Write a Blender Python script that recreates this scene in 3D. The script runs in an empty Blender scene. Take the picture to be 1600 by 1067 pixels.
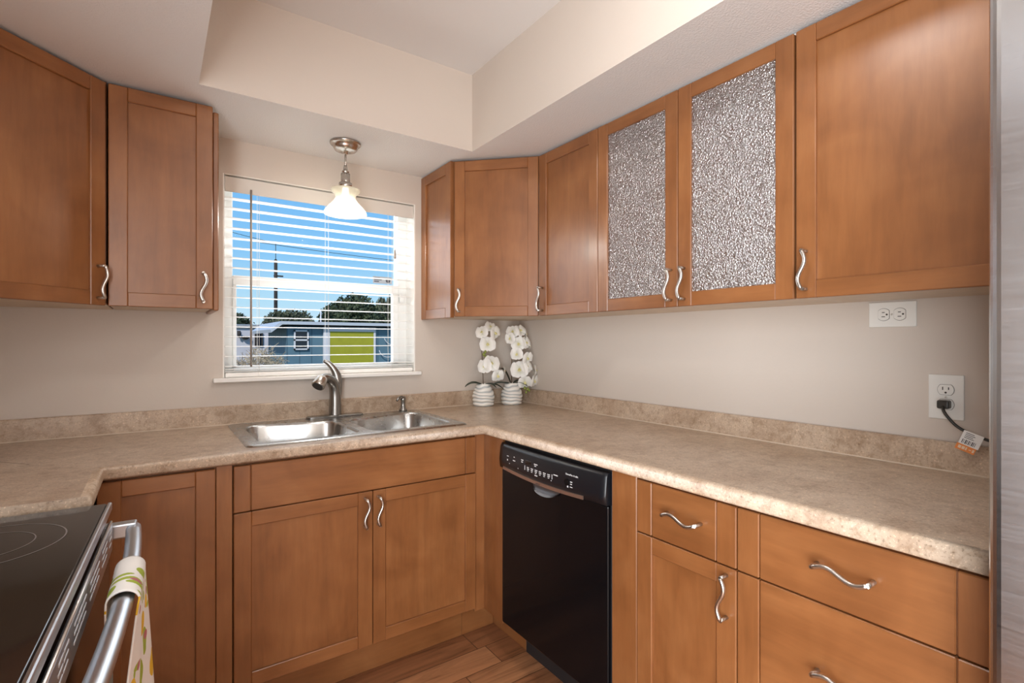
import bpy, bmesh, math, random
from mathutils import Vector, Matrix
random.seed(7)
PI = math.pi
SC = bpy.context.scene
COL = SC.collection

# ------------------------------------------------------------------ camera, world, sun, exposure
cam_d = bpy.data.cameras.new('camera'); cam = bpy.data.objects.new('camera', cam_d); COL.objects.link(cam)
cam_d.sensor_width = 36.0; cam_d.lens = 17.896; cam_d.clip_start = 0.02; cam_d.clip_end = 300
cam.location = (-1.7347, -2.41, 1.2573)
cam.rotation_euler = (PI/2, 0, math.radians(-34.9646))
SC.camera = cam
SC.view_settings.view_transform = 'Standard'; SC.view_settings.look = 'None'
SC.view_settings.exposure = 0.20; SC.view_settings.gamma = 1.0
SC.view_settings.use_curve_mapping = False
SC.cycles.max_bounces = 10; SC.cycles.diffuse_bounces = 6; SC.cycles.glossy_bounces = 5
SC.cycles.transmission_bounces = 8; SC.cycles.transparent_max_bounces = 12
SC.cycles.sample_clamp_indirect = 6.0
SC.cycles.caustics_reflective = False; SC.cycles.caustics_refractive = False

W = bpy.data.worlds.new('sky'); SC.world = W; W.use_nodes = True
nt = W.node_tree; nt.nodes.clear()
wo = nt.nodes.new('ShaderNodeOutputWorld'); bg = nt.nodes.new('ShaderNodeBackground')
tc = nt.nodes.new('ShaderNodeTexCoord'); sx = nt.nodes.new('ShaderNodeSeparateXYZ')
cr = nt.nodes.new('ShaderNodeValToRGB')
nt.links.new(tc.outputs['Generated'], sx.inputs[0]); nt.links.new(sx.outputs['Z'], cr.inputs[0])
nt.links.new(cr.outputs[0], bg.inputs[0]); nt.links.new(bg.outputs[0], wo.inputs[0])
e = cr.color_ramp.elements
e[0].position = 0.0; e[0].color = (.70, .88, 1.0, 1)
e[1].position = 1.0; e[1].color = (.05, .20, .62, 1)
k = e.new(.07); k.color = (.50, .80, 1.0, 1)
k = e.new(.16); k.color = (.27, .62, 1.0, 1)
k = e.new(.32); k.color = (.17, .50, .97, 1)
bg.inputs[1].default_value = .82

sun_d = bpy.data.lights.new('sun', 'SUN'); sun = bpy.data.objects.new('sun', sun_d); COL.objects.link(sun)
sun_d.energy = 3.0; sun_d.angle = math.radians(1.0); sun_d.color = (1, .95, .86)
sun.rotation_euler = Vector((-.55, -.62, .75)).to_track_quat('Z', 'Y').to_euler()

CEIL_LAMP = 24.0       # radiance of the flush ceiling lamps
REAR_FILL = 13.0  # radiance of the added, unseen rear fill lamp
PENDANT_W = 7.0       # watts of the pendant bulb
# area lamps: fill from an added unseen glass door, and light through the window
def area_lamp(name, loc, rot, sx_, sy_, watts, col):
    d = bpy.data.lights.new(name, 'AREA'); o = bpy.data.objects.new(name, d); COL.objects.link(o)
    d.shape = 'RECTANGLE'; d.size = sx_; d.size_y = sy_; d.energy = watts; d.color = col
    o.location = loc; o.rotation_euler = rot; return o
area_lamp('door_fill_light', (-2.45, -3.33, 1.02), (PI/2, 0, -PI/2), 1.60, 1.90, 112.0, (.97, .985, 1.0))
area_lamp('window_daylight', (-1.08, .215, 1.53), (-PI/2, 0, 0), .84, .83, 5.5, (.96, .98, 1.0))

# ------------------------------------------------------------------ materials
def new_mat(name):
    m = bpy.data.materials.new(name); m.use_nodes = True
    t = m.node_tree; t.nodes.clear()
    o = t.nodes.new('ShaderNodeOutputMaterial'); p = t.nodes.new('ShaderNodeBsdfPrincipled')
    t.links.new(p.outputs[0], o.inputs[0])
    return m, t, p, o
def simple(name, col, rough=.5, metal=0., spec=.5, coat=0., bump=0., bscale=200., var=0., vscale=8.):
    m, t, p, o = new_mat(name)
    p.inputs['Base Color'].default_value = (*col, 1); p.inputs['Roughness'].default_value = rough
    p.inputs['Metallic'].default_value = metal; p.inputs['Specular IOR Level'].default_value = spec
    p.inputs['Coat Weight'].default_value = coat; p.inputs['Coat Roughness'].default_value = .1
    c = t.nodes.new('ShaderNodeTexCoord')
    n = t.nodes.new('ShaderNodeTexNoise'); n.inputs['Scale'].default_value = vscale; n.inputs['Detail'].default_value = 4
    t.links.new(c.outputs['Object'], n.inputs['Vector'])
    if var > 0:
        r = t.nodes.new('ShaderNodeValToRGB')
        r.color_ramp.elements[0].position = .3; r.color_ramp.elements[1].position = .7
        r.color_ramp.elements[0].color = (*[x*(1-var) for x in col], 1)
        r.color_ramp.elements[1].color = (*[min(1, x*(1+var)) for x in col], 1)
        t.links.new(n.outputs[0], r.inputs[0]); t.links.new(r.outputs[0], p.inputs['Base Color'])
    if bump > 0:
        n2 = t.nodes.new('ShaderNodeTexNoise'); n2.inputs['Scale'].default_value = bscale; n2.inputs['Detail'].default_value = 3
        t.links.new(c.outputs['Object'], n2.inputs['Vector'])
        b = t.nodes.new('ShaderNodeBump'); b.inputs['Strength'].default_value = bump; b.inputs['Distance'].default_value = .003
        t.links.new(n2.outputs[0], b.inputs['Height']); t.links.new(b.outputs[0], p.inputs['Normal'])
    return m
def mixc(t, fac, a, b, mode='MIX'):
    x = t.nodes.new('ShaderNodeMix'); x.data_type = 'RGBA'; x.blend_type = mode
    for i, v in ((0, fac), (6, a), (7, b)):
        if hasattr(v, 'links') or hasattr(v, 'is_linked'): t.links.new(v, x.inputs[i])
        elif isinstance(v, (int, float)): x.inputs[i].default_value = v
        else: x.inputs[i].default_value = (*v, 1)
    return x.outputs[2]
def ramp(t, src, stops):
    r = t.nodes.new('ShaderNodeValToRGB'); el = r.color_ramp.elements
    el[0].position, el[0].color = stops[0][0], (*stops[0][1], 1)
    el[1].position, el[1].color = stops[-1][0], (*stops[-1][1], 1)
    for ps, c in stops[1:-1]:
        q = el.new(ps); q.color = (*c, 1)
    t.links.new(src, r.inputs[0]); return r.outputs[0]
def noise(t, vec, scale, detail=4, rough=.5, dist=0.):
    n = t.nodes.new('ShaderNodeTexNoise'); n.inputs['Scale'].default_value = scale
    n.inputs['Detail'].default_value = detail; n.inputs['Roughness'].default_value = rough
    n.inputs['Distortion'].default_value = dist
    t.links.new(vec, n.inputs['Vector']); return n.outputs[0]
def mapping(t, vec, scale=(1, 1, 1), loc=(0, 0, 0)):
    m = t.nodes.new('ShaderNodeMapping'); m.inputs['Scale'].default_value = scale; m.inputs['Location'].default_value = loc
    t.links.new(vec, m.inputs['Vector']); return m.outputs[0]
def wood(name, grain):
    m, t, p, o = new_mat(name)
    c = t.nodes.new('ShaderNodeTexCoord'); oi = t.nodes.new('ShaderNodeObjectInfo')
    add = t.nodes.new('ShaderNodeVectorMath'); add.operation = 'ADD'
    mul = t.nodes.new('ShaderNodeVectorMath'); mul.operation = 'SCALE'; mul.inputs[0].default_value = (7.3, 3.1, 11.7)
    t.links.new(oi.outputs['Random'], mul.inputs['Scale'])
    t.links.new(c.outputs['Object'], add.inputs[0]); t.links.new(mul.outputs[0], add.inputs[1])
    v = add.outputs[0]
    sc = (1, 1, .12) if grain == 'v' else (.12, .12, 1)
    fine = noise(t, mapping(t, v, tuple(x*60 for x in sc)), 1.0, 6, .6, .3)
    broad = noise(t, v, 5.0, 3, .5, .6)
    mid = noise(t, mapping(t, v, tuple(x*10 for x in sc)), 1.0, 4, .55, 1.4)
    base = ramp(t, broad, [(.25, (.205, .075, .023)), (.5, (.262, .102, .033)), (.78, (.320, .135, .048))])
    f = ramp(t, mid, [(.35, (.86, .84, .82)), (.6, (1, 1, 1))])
    base = mixc(t, 1.0, base, f, 'MULTIPLY')
    f2 = ramp(t, fine, [(.3, (.90, .89, .88)), (.65, (1.04, 1.04, 1.04))])
    base = mixc(t, 1.0, base, f2, 'MULTIPLY')
    t.links.new(base, p.inputs['Base Color'])
    p.inputs['Roughness'].default_value = .36; p.inputs['Specular IOR Level'].default_value = .5
    p.inputs['Coat Weight'].default_value = .25; p.inputs['Coat Roughness'].default_value = .22
    b = t.nodes.new('ShaderNodeBump'); b.inputs['Strength'].default_value = .05; b.inputs['Distance'].default_value = .001
    t.links.new(fine, b.inputs['Height']); t.links.new(b.outputs[0], p.inputs['Normal'])
    return m
M = {}
M['wood_v'] = wood('maple_vertical', 'v'); M['wood_h'] = wood('maple_horizontal', 'h')
M['groove'] = simple('dark_mitre_seam', (.05, .022, .010), .8)  # dark joint colour of the countertop mitre seam
M['cab_under'] = simple('melamine_underside', (.62, .50, .38), .5, var=.06, vscale=14)
M['cab_in'] = simple('melamine_interior', (.80, .78, .75), .45)
M['wall'] = simple('wall_paint', (.60, .535, .475), .55, spec=.3, bump=.12, bscale=90)
M['soffit_under'] = simple('textured_ceiling_paint', (.76, .76, .755), .8, spec=.2, bump=.55, bscale=170)
M['ceil'] = simple('ceiling_paint', (.76, .76, .755), .8, spec=.2, bump=.15, bscale=150)
M['white'] = simple('white_vinyl', (.84, .84, .82), .4)
M['trimw'] = simple('white_trim_paint', (.84, .82, .78), .4)
M['valance'] = simple('valance_vinyl', (.66, .62, .57), .5)
M['slat'] = simple('blind_slat', (.88, .87, .84), .45)
M['cord'] = simple('blind_cord', (.75, .73, .69), .7)
M['wand'] = simple('tilt_wand_plastic', (.30, .25, .21), .3)
M['dark'] = simple('dark_plastic', (.02, .02, .022), .4)
M['slot'] = simple('slot_dark', (.03, .025, .02), .6)
M['nickel'] = simple('brushed_nickel', (.62, .59, .55), .3, metal=1.0, var=.08, vscale=60)
M['faucet'] = simple('brushed_faucet_steel', (.31, .30, .285), .27, metal=1.0)
M['plate'] = simple('outlet_plastic', (.78, .775, .74), .35)
M['black_gloss'] = simple('black_enamel', (.004, .004, .005), .14, spec=.22)
M['black_panel'] = simple('black_panel', (.008, .009, .012), .28, spec=.4)
M['bronze'] = simple('bronze_strip', (.42, .29, .23), .35, metal=.8)
M['print'] = simple('white_print', (.72, .74, .76), .6)
M['print_dark'] = simple('dark_print', (.05, .05, .06), .6)
M['glass_black'] = simple('cooktop_glass', (.010, .008, .007), .08, spec=.6)
M['ring'] = simple('burner_ring_print', (.20, .18, .17), .4)
M['stem'] = simple('orchid_stem', (.10, .06, .025), .5)
M['leaf'] = simple('orchid_leaf', (.012, .028, .014), .3, var=.3, vscale=20)
M['bud'] = simple('orchid_bud', (.24, .28, .06), .5)
M['cordblk'] = simple('power_cord_rubber', (.03, .028, .024), .4)
M['tag_orange'] = simple('tag_orange', (.75, .25, .06), .5)
M['paper'] = simple('tag_paper', (.80, .80, .78), .6)
M['lamp_metal'] = simple('pendant_nickel', (.56, .53, .49), .25, metal=1.0)

def steel(name, col=(.60, .60, .60), rough=.28, sc=(1, 60, 1), bump=.04):
    m, t, p, o = new_mat(name)
    c = t.nodes.new('ShaderNodeTexCoord')
    n = noise(t, mapping(t, c.outputs['Object'], sc), 12.0, 3)
    p.inputs['Base Color'].default_value = (*col, 1); p.inputs['Metallic'].default_value = 1.0
    r = t.nodes.new('ShaderNodeMapRange'); r.inputs[3].default_value = rough*.8; r.inputs[4].default_value = rough*1.2
    t.links.new(n, r.inputs[0]); t.links.new(r.outputs[0], p.inputs['Roughness'])
    b = t.nodes.new('ShaderNodeBump'); b.inputs['Strength'].default_value = bump; b.inputs['Distance'].default_value = .001
    t.links.new(n, b.inputs['Height']); t.links.new(b.outputs[0], p.inputs['Normal'])
    return m
M['sink'] = steel('sink_steel', (.50, .50, .49), .27, (1.2, 1.2, 1.2), .02)
M['range_steel'] = steel('range_steel', (.60, .64, .69), .33, (8, .5, 8), .02)
M['fridge'] = steel('fridge_steel', (.54, .57, .61), .24, (1, 1, 25), .006)

def counter_mat():
    m, t, p, o = new_mat('travertine_laminate')
    c = t.nodes.new('ShaderNodeTexCoord'); v = c.outputs['Object']
    big = noise(t, mapping(t, v, (1.0, 1.0, 1.0)), 7.0, 5, .6, .8)
    med = noise(t, v, 42.0, 6, .65, .5)
    fin = noise(t, v, 190.0, 3, .6, .2)
    base = ramp(t, big, [(.30, (.370, .265, .185)), (.5, (.455, .348, .258)), (.72, (.53, .425, .33))])
    f = ramp(t, med, [(.36, (.74, .68, .61)), (.50, (1, 1, 1)), (.64, (1.10, 1.09, 1.06))])
    base = mixc(t, .8, base, f, 'MULTIPLY')
    f2 = ramp(t, fin, [(.30, (.45, .41, .36)), (.43, (1, 1, 1)), (.60, (1, 1, 1)), (.68, (1.7, 1.7, 1.65))])
    base = mixc(t, .75, base, f2, 'MULTIPLY')
    t.links.new(base, p.inputs['Base Color'])
    p.inputs['Roughness'].default_value = .33; p.inputs['Specular IOR Level'].default_value = .5
    b = t.nodes.new('ShaderNodeBump'); b.inputs['Strength'].default_value = .06; b.inputs['Distance'].default_value = .001
    t.links.new(med, b.inputs['Height']); t.links.new(b.outputs[0], p.inputs['Normal'])
    return m
M['counter'] = counter_mat()

def math_n(t, op, a, b=None):
    n = t.nodes.new('ShaderNodeMath'); n.operation = op
    for i, x in enumerate((a, b)):
        if x is None: continue
        if isinstance(x, (int, float)): n.inputs[i].default_value = x
        else: t.links.new(x, n.inputs[i])
    return n.outputs[0]
def floor_mat():
    m, t, p, o = new_mat('laminate_floor_planks')
    c = t.nodes.new('ShaderNodeTexCoord'); s = t.nodes.new('ShaderNodeSeparateXYZ'); t.links.new(c.outputs['Object'], s.inputs[0])
    PW, PL = .125, 1.2
    yr = math_n(t, 'DIVIDE', s.outputs['Y'], PW); row = math_n(t, 'FLOOR', yr)
    wn = t.nodes.new('ShaderNodeTexWhiteNoise'); wn.noise_dimensions = '1D'; t.links.new(row, wn.inputs['W'])
    xr = math_n(t, 'ADD', math_n(t, 'DIVIDE', s.outputs['X'], PL), wn.outputs['Value'])
    col = math_n(t, 'FLOOR', xr)
    cid = t.nodes.new('ShaderNodeCombineXYZ'); t.links.new(row, cid.inputs[0]); t.links.new(col, cid.inputs[1])
    w2 = t.nodes.new('ShaderNodeTexWhiteNoise'); w2.noise_dimensions = '3D'; t.links.new(cid.outputs[0], w2.inputs['Vector'])
    base = ramp(t, w2.outputs['Value'], [(0, (.30, .125, .055)), (.5, (.40, .175, .080)), (1, (.50, .235, .110))])
    off = t.nodes.new('ShaderNodeVectorMath'); off.operation = 'MULTIPLY_ADD'
    t.links.new(w2.outputs['Color'], off.inputs[0]); off.inputs[1].default_value = (9, 9, 9); t.links.new(c.outputs['Object'], off.inputs[2])
    g = noise(t, mapping(t, off.outputs[0], (2.2, 26, 1)), 1.0, 6, .62, 1.2)
    gr = ramp(t, g, [(.30, (.42, .36, .32)), (.42, (.82, .80, .78)), (.6, (1.08, 1.06, 1.04))])
    base = mixc(t, 1.0, base, gr, 'MULTIPLY')
    kn = noise(t, mapping(t, off.outputs[0], (4.0, 14, 1)), 1.0, 3, .5, .5)
    kr = ramp(t, kn, [(.24, (.22, .17, .14)), (.31, (1, 1, 1))])
    base = mixc(t, .85, base, kr, 'MULTIPLY')
    fy = math_n(t, 'FRACT', yr); fx = math_n(t, 'FRACT', xr)
    ed = math_n(t, 'MAXIMUM', math_n(t, 'LESS_THAN', fy, .022), math_n(t, 'LESS_THAN', fx, .0025))
    base = mixc(t, ed, base, (.09, .04, .02))
    t.links.new(base, p.inputs['Base Color']); p.inputs['Roughness'].default_value = .38
    return m
M['floor'] = floor_mat()

def obscured_glass():
    m, t, p, o = new_mat('obscured_glass')
    c = t.nodes.new('ShaderNodeTexCoord')
    v1 = t.nodes.new('ShaderNodeTexVoronoi'); v1.inputs['Scale'].default_value = 165.0
    t.links.new(c.outputs['Object'], v1.inputs['Vector'])
    nz = noise(t, c.outputs['Object'], 190.0, 1, .5, 1.0)
    h = math_n(t, 'ADD', math_n(t, 'MULTIPLY', v1.outputs['Distance'], .7), nz)
    b = t.nodes.new('ShaderNodeBump'); b.inputs['Strength'].default_value = 1.0; b.inputs['Distance'].default_value = .0050
    t.links.new(h, b.inputs['Height'])
    p.inputs['Base Color'].default_value = (.86, .88, .90, 1)
    p.inputs['Transmission Weight'].default_value = 1.0
    p.inputs['Roughness'].default_value = .18; p.inputs['IOR'].default_value = 1.45
    t.links.new(b.outputs[0], p.inputs['Normal'])
    g = t.nodes.new('ShaderNodeBsdfGlossy'); g.inputs['Roughness'].default_value = .05; g.inputs[0].default_value = (.80, .81, .83, 1)
    t.links.new(b.outputs[0], g.inputs['Normal'])
    mx = t.nodes.new('ShaderNodeMixShader'); mx.inputs[0].default_value = .55
    t.links.new(p.outputs[0], mx.inputs[1]); t.links.new(g.outputs[0], mx.inputs[2]); t.links.new(mx.outputs[0], o.inputs[0])
    return m
M['obscured'] = obscured_glass()

def clear_glass():
    m, t, p, o = new_mat('window_glass')
    tr = t.nodes.new('ShaderNodeBsdfTransparent'); gl = t.nodes.new('ShaderNodeBsdfGlossy')
    gl.inputs['Roughness'].default_value = .02
    fr = t.nodes.new('ShaderNodeFresnel'); fr.inputs[0].default_value = 1.03
    mx = t.nodes.new('ShaderNodeMixShader')
    t.links.new(fr.outputs[0], mx.inputs[0]); t.links.new(tr.outputs[0], mx.inputs[1]); t.links.new(gl.outputs[0], mx.inputs[2])
    t.links.new(mx.outputs[0], o.inputs[0]); t.nodes.remove(p)
    return m
M['glass'] = clear_glass()

def shade_mat():
    m, t, p, o = new_mat('alabaster_shade_glass')
    c = t.nodes.new('ShaderNodeTexCoord')
    n = noise(t, c.outputs['Object'], 14.0, 3, .6, 1.0)
    col = ramp(t, n, [(.3, (.66, .64, .57)), (.7, (.84, .82, .76))])
    t.links.new(col, p.inputs['Base Color']); p.inputs['Roughness'].default_value = .25
    tl = t.nodes.new('ShaderNodeBsdfTranslucent'); t.links.new(col, tl.inputs[0])
    tp = t.nodes.new('ShaderNodeBsdfTransparent'); tp.inputs[0].default_value = (.9, .88, .82, 1)
    a = t.nodes.new('ShaderNodeMixShader'); a.inputs[0].default_value = .45
    b = t.nodes.new('ShaderNodeMixShader'); b.inputs[0].default_value = .50
    t.links.new(p.outputs[0], a.inputs[1]); t.links.new(tl.outputs[0], a.inputs[2])
    t.links.new(a.outputs[0], b.inputs[1]); t.links.new(tp.outputs[0], b.inputs[2])
    t.links.new(b.outputs[0], o.inputs[0])
    return m
M['shade'] = shade_mat()
def emis(name, col, s):
    m, t, p, o = new_mat(name)
    p.inputs['Base Color'].default_value = (.8, .8, .8, 1)
    p.inputs['Emission Color'].default_value = (*col, 1); p.inputs['Emission Strength'].default_value = s
    return m
M['ceil_lamp'] = emis('ceiling_lamp_glass', (1, .98, .95), CEIL_LAMP)
M['rear_fill'] = emis('rear_fill_glass', (1, .97, .93), REAR_FILL)
M['bulb'] = emis('bulb_glow', (1, .95, .86), 6.0)

def petal_mat():
    m, t, p, o = new_mat('orchid_petal')
    c = t.nodes.new('ShaderNodeTexCoord'); l = t.nodes.new('ShaderNodeVectorMath'); l.operation = 'LENGTH'
    t.links.new(c.outputs['Object'], l.inputs[0])
    r = t.nodes.new('ShaderNodeMapRange'); r.inputs[2].default_value = .045
    t.links.new(l.outputs['Value'], r.inputs[0])
    col = ramp(t, r.outputs[0], [(0, (.50, .50, .24)), (.25, (.74, .73, .62)), (.6, (.84, .83, .78)), (1, (.88, .87, .84))])
    t.links.new(col, p.inputs['Base Color']); p.inputs['Roughness'].default_value = .5
    return m
M['petal'] = petal_mat()
M['lip'] = simple('orchid_lip', (.72, .66, .30), .5)
def vase_mat():
    m, t, p, o = new_mat('ribbed_vase_glaze')
    a = t.nodes.new('ShaderNodeVertexColor'); a.layer_name = 'glaze'
    c = ramp(t, a.outputs['Color'], [(0, (.46, .49, .50)), (.35, (.74, .73, .69)), (1, (.84, .82, .77))])
    t.links.new(c, p.inputs['Base Color']); p.inputs['Roughness'].default_value = .22
    return m
M['vase'] = vase_mat()
def towel_mat():
    m, t, p, o = new_mat('lemon_print_cotton')
    u = t.nodes.new('ShaderNodeUVMap'); v = u.outputs[0]
    dn = t.nodes.new('ShaderNodeTexNoise'); dn.inputs['Scale'].default_value = 14.0; t.links.new(v, dn.inputs['Vector'])
    dv = t.nodes.new('ShaderNodeVectorMath'); dv.operation = 'MULTIPLY_ADD'; dv.inputs[1].default_value = (.03, .03, 0)
    t.links.new(dn.outputs['Color'], dv.inputs[0]); t.links.new(v, dv.inputs[2])
    def blobs(vec, scale, thr):
        vo = t.nodes.new('ShaderNodeTexVoronoi'); vo.inputs['Scale'].default_value = scale; vo.inputs['Randomness'].default_value = .8
        t.links.new(vec, vo.inputs['Vector']); return math_n(t, 'LESS_THAN', vo.outputs['Distance'], thr)
    cl = (.83, .82, .79)
    gm = math_n(t, 'MAXIMUM', blobs(mapping(t, dv.outputs[0], (1.7, .75, 1), (.37, .1, 0)), 21.0, .36), blobs(mapping(t, dv.outputs[0], (.8, 1.6, 1), (.87, .3, 0)), 19.0, .30))
    c1 = mixc(t, gm, cl, (.36, .44, .07))
    ye = blobs(mapping(t, dv.outputs[0], (1, .7, 1), (.2, .05, 0)), 20.0, .36)
    c2 = mixc(t, ye, c1, (.74, .47, .05))
    pk = blobs(mapping(t, dv.outputs[0], (1, 1, 1), (.63, .4, 0)), 26.0, .22)
    c3 = mixc(t, pk, c2, (.45, .16, .18))
    t.links.new(c3, p.inputs['Base Color']); p.inputs['Roughness'].default_value = .9; p.inputs['Specular IOR Level'].default_value = .1
    return m
M['towel'] = towel_mat()

def siding(name, col, step, dark):
    m, t, p, o = new_mat(name)
    c = t.nodes.new('ShaderNodeTexCoord'); s = t.nodes.new('ShaderNodeSeparateXYZ'); t.links.new(c.outputs['Object'], s.inputs[0])
    f = math_n(t, 'FRACT', math_n(t, 'DIVIDE', math_n(t, 'ADD', s.outputs['X'], s.outputs['Y']), step))
    k = math_n(t, 'LESS_THAN', f, .10)
    n = noise(t, c.outputs['Object'], 3.0, 3)
    b = ramp(t, n, [(.3, tuple(x*.9 for x in col)), (.7, col)])
    t.links.new(mixc(t, k, b, dark), p.inputs['Base Color']); p.inputs['Roughness'].default_value = .7
    return m
M['shed_blue'] = siding('shed_siding_paint', (.105, .195, .255), .30, (.06, .12, .165))
M['shed_green'] = simple('shed_door_paint', (.34, .33, .018), .6, var=.06)
M['shed_white'] = simple('shed_trim_paint', (.62, .62, .66), .6)
M['shed_roof'] = simple('shed_roof_metal', (.50, .53, .58), .5)
M['house_white'] = siding('lavender_white_siding', (.60, .585, .63), .9, (.50, .49, .52))
M['house_roof'] = simple('grey_roof', (.30, .31, .31), .8, var=.2)
M['dark_glass'] = simple('dark_window_glass', (.008, .012, .022), .15)
M['foliage'] = simple('tree_leaves', (.050, .068, .030), .7, var=.55, vscale=3)
M['foliage2'] = simple('grey_green_leaves', (.085, .095, .055), .7, var=.55, vscale=3)
M['bark'] = simple('bark', (.09, .06, .04), .9, var=.3)
M['dry'] = simple('dry_brush', (.40, .32, .22), .9, var=.6, vscale=14)
M['grass'] = simple('yard_ground', (.24, .21, .13), .9, var=.35, vscale=2)
M['pole'] = simple('weathered_pole', (.045, .038, .034), .9, var=.2)
M['wire'] = simple('black_wire', (.03, .035, .045), .7)

# ------------------------------------------------------------------ mesh helpers
class MB:
    def __init__(s): s.bm = bmesh.new()
    def box(s, x0, x1, y0, y1, z0, z1, bev=0., mi=0, seg=1):
        bm = s.bm
        vs = [bm.verts.new((x, y, z)) for z in (z0, z1) for y in (y0, y1) for x in (x0, x1)]
        fs = [bm.faces.new([vs[i] for i in q]) for q in ((0, 2, 3, 1), (4, 5, 7, 6), (0, 1, 5, 4), (2, 6, 7, 3), (0, 4, 6, 2), (1, 3, 7, 5))]
        for f in fs: f.material_index = mi
        if bev > 0:
            es = list({e for f in fs for e in f.edges})
            r = bmesh.ops.bevel(bm, geom=es, offset=bev, segments=seg, affect='EDGES', profile=.5)
            for f in r['faces']: f.material_index = mi
        return s
    def prism(s, poly, z0, z1, mi=0, bev=0.):
        bm = s.bm; n = len(poly)
        a = [bm.verts.new((x, y, z0)) for x, y in poly]; b = [bm.verts.new((x, y, z1)) for x, y in poly]
        fs = [bm.faces.new(a[::-1]), bm.faces.new(b)] + [bm.faces.new((a[i], a[(i+1) % n], b[(i+1) % n], b[i])) for i in range(n)]
        for f in fs: f.material_index = mi
        if bev > 0:
            es = list({e for f in fs for e in f.edges})
            r = bmesh.ops.bevel(bm, geom=es, offset=bev, segments=1, affect='EDGES', profile=.5)
            for f in r['faces']: f.material_index = mi
        return s
    def prism_axis(s, poly, a0, a1, axis, mi=0):
        # poly in the two remaining axes (order x,y,z minus axis)
        bm = s.bm; n = len(poly)
        def P(p, a):
            return {'x': (a, p[0], p[1]), 'y': (p[0], a, p[1]), 'z': (p[0], p[1], a)}[axis]
        a = [bm.verts.new(P(p, a0)) for p in poly]; b = [bm.verts.new(P(p, a1)) for p in poly]
        for f in [bm.faces.new(a[::-1]), bm.faces.new(b)] + [bm.faces.new((a[i], a[(i+1) % n], b[(i+1) % n], b[i])) for i in range(n)]:
            f.material_index = mi
        return s
    def lathe(s, prof, c=(0, 0), n=32, mi=0, cap0=True, cap1=True, smooth=True, fn=None):
        bm = s.bm; rings = []
        for r, z in prof:
            rings.append([bm.verts.new((c[0] + r*math.cos(2*PI*i/n), c[1] + r*math.sin(2*PI*i/n), z) if fn is None else fn(r, z, 2*PI*i/n)) for i in range(n)])
        for a, b in zip(rings, rings[1:]):
            for i in range(n):
                f = bm.faces.new((a[i], a[(i+1) % n], b[(i+1) % n], b[i])); f.material_index = mi; f.smooth = smooth
        if cap0: f = bm.faces.new(rings[0][::-1]); f.material_index = mi
        if cap1: f = bm.faces.new(rings[-1]); f.material_index = mi
        return s
    def tube(s, pts, r, n=8, mi=0, cap=True, sq=None):
        bm = s.bm; P = [Vector(p) for p in pts]; R = r if isinstance(r, (list, tuple)) else [r]*len(P)
        rings = []; up = None
        for i, p in enumerate(P):
            t = (P[min(i+1, len(P)-1)] - P[max(i-1, 0)]).normalized()
            if up is None:
                up = Vector((0, 0, 1)) if abs(t.z) < .9 else Vector((0, 1, 0))
            u = t.cross(up).normalized(); v = u.cross(t).normalized(); up = v
            k = sq or (1, 1)
            rings.append([bm.verts.new(p + u*math.cos(2*PI*j/n)*R[i]*k[0] + v*math.sin(2*PI*j/n)*R[i]*k[1]) for j in range(n)])
        for a, b in zip(rings, rings[1:]):
            for j in range(n):
                f = bm.faces.new((a[j], a[(j+1) % n], b[(j+1) % n], b[j])); f.smooth = True; f.material_index = mi
        if cap:
            for q in (rings[0][::-1], rings[-1]):
                f = bm.faces.new(q); f.material_index = mi
        return s
    def quad(s, a, b, c, d, mi=0, smooth=False):
        f = s.bm.faces.new([s.bm.verts.new(x) for x in (a, b, c, d)]); f.material_index = mi; f.smooth = smooth; return s
    def sphere(s, c, r, sc=(1, 1, 1), mi=0, u=16, v=10):
        q = bmesh.ops.create_uvsphere(s.bm, u_segments=u, v_segments=v, radius=r, matrix=Matrix.Translation(c) @ Matrix.Diagonal((*sc, 1)))
        for vv in q['verts']:
            for f in vv.link_faces: f.smooth = True; f.material_index = mi
        return s
    def build(s, name, mats, parent=None, normals=True):
        if normals: bmesh.ops.recalc_face_normals(s.bm, faces=s.bm.faces[:])
        me = bpy.data.meshes.new(name); s.bm.to_mesh(me); s.bm.free()
        for m in (mats if isinstance(mats, (list, tuple)) else [mats]): me.materials.append(M[m] if isinstance(m, str) else m)
        o = bpy.data.objects.new(name, me); COL.objects.link(o)
        if parent is not None: o.parent = parent
        return o
def tag(o, label, cat, group=None, kind=None):
    o['label'] = label; o['category'] = cat
    if group: o['group'] = group
    if kind: o['kind'] = kind
    return o
def thing(name, label, cat, loc=(0, 0, 0), rz=0., group=None):
    o = bpy.data.objects.new(name, None); COL.objects.link(o); o.empty_display_size = .05
    o.location = loc; o.rotation_euler = (0, 0, rz)
    return tag(o, label, cat, group)
def structure(o):
    o['kind'] = 'structure'; return o
def copy_tree(o, parent=None):
    c = o.copy(); COL.objects.link(c)
    if parent is not None: c.parent = parent
    for ch in list(o.children): copy_tree(ch, c)
    return c
def text_mesh(name, body, size, mat, parent, M4, align='LEFT'):
    cu = bpy.data.curves.new(name, 'FONT'); cu.body = body; cu.size = size; cu.align_x = align; cu.extrude = .0002
    tmp = bpy.data.objects.new(name + '_tmp', cu); COL.objects.link(tmp)
    bpy.context.view_layer.update()
    me = bpy.data.meshes.new_from_object(tmp.evaluated_get(bpy.context.evaluated_depsgraph_get()))
    me.transform(M4); bpy.data.objects.remove(tmp); bpy.data.curves.remove(cu)
    me.materials.clear(); me.materials.append(M[mat]); me.name = name
    o = bpy.data.objects.new(name, me); COL.objects.link(o); o.parent = parent
    return o

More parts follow.
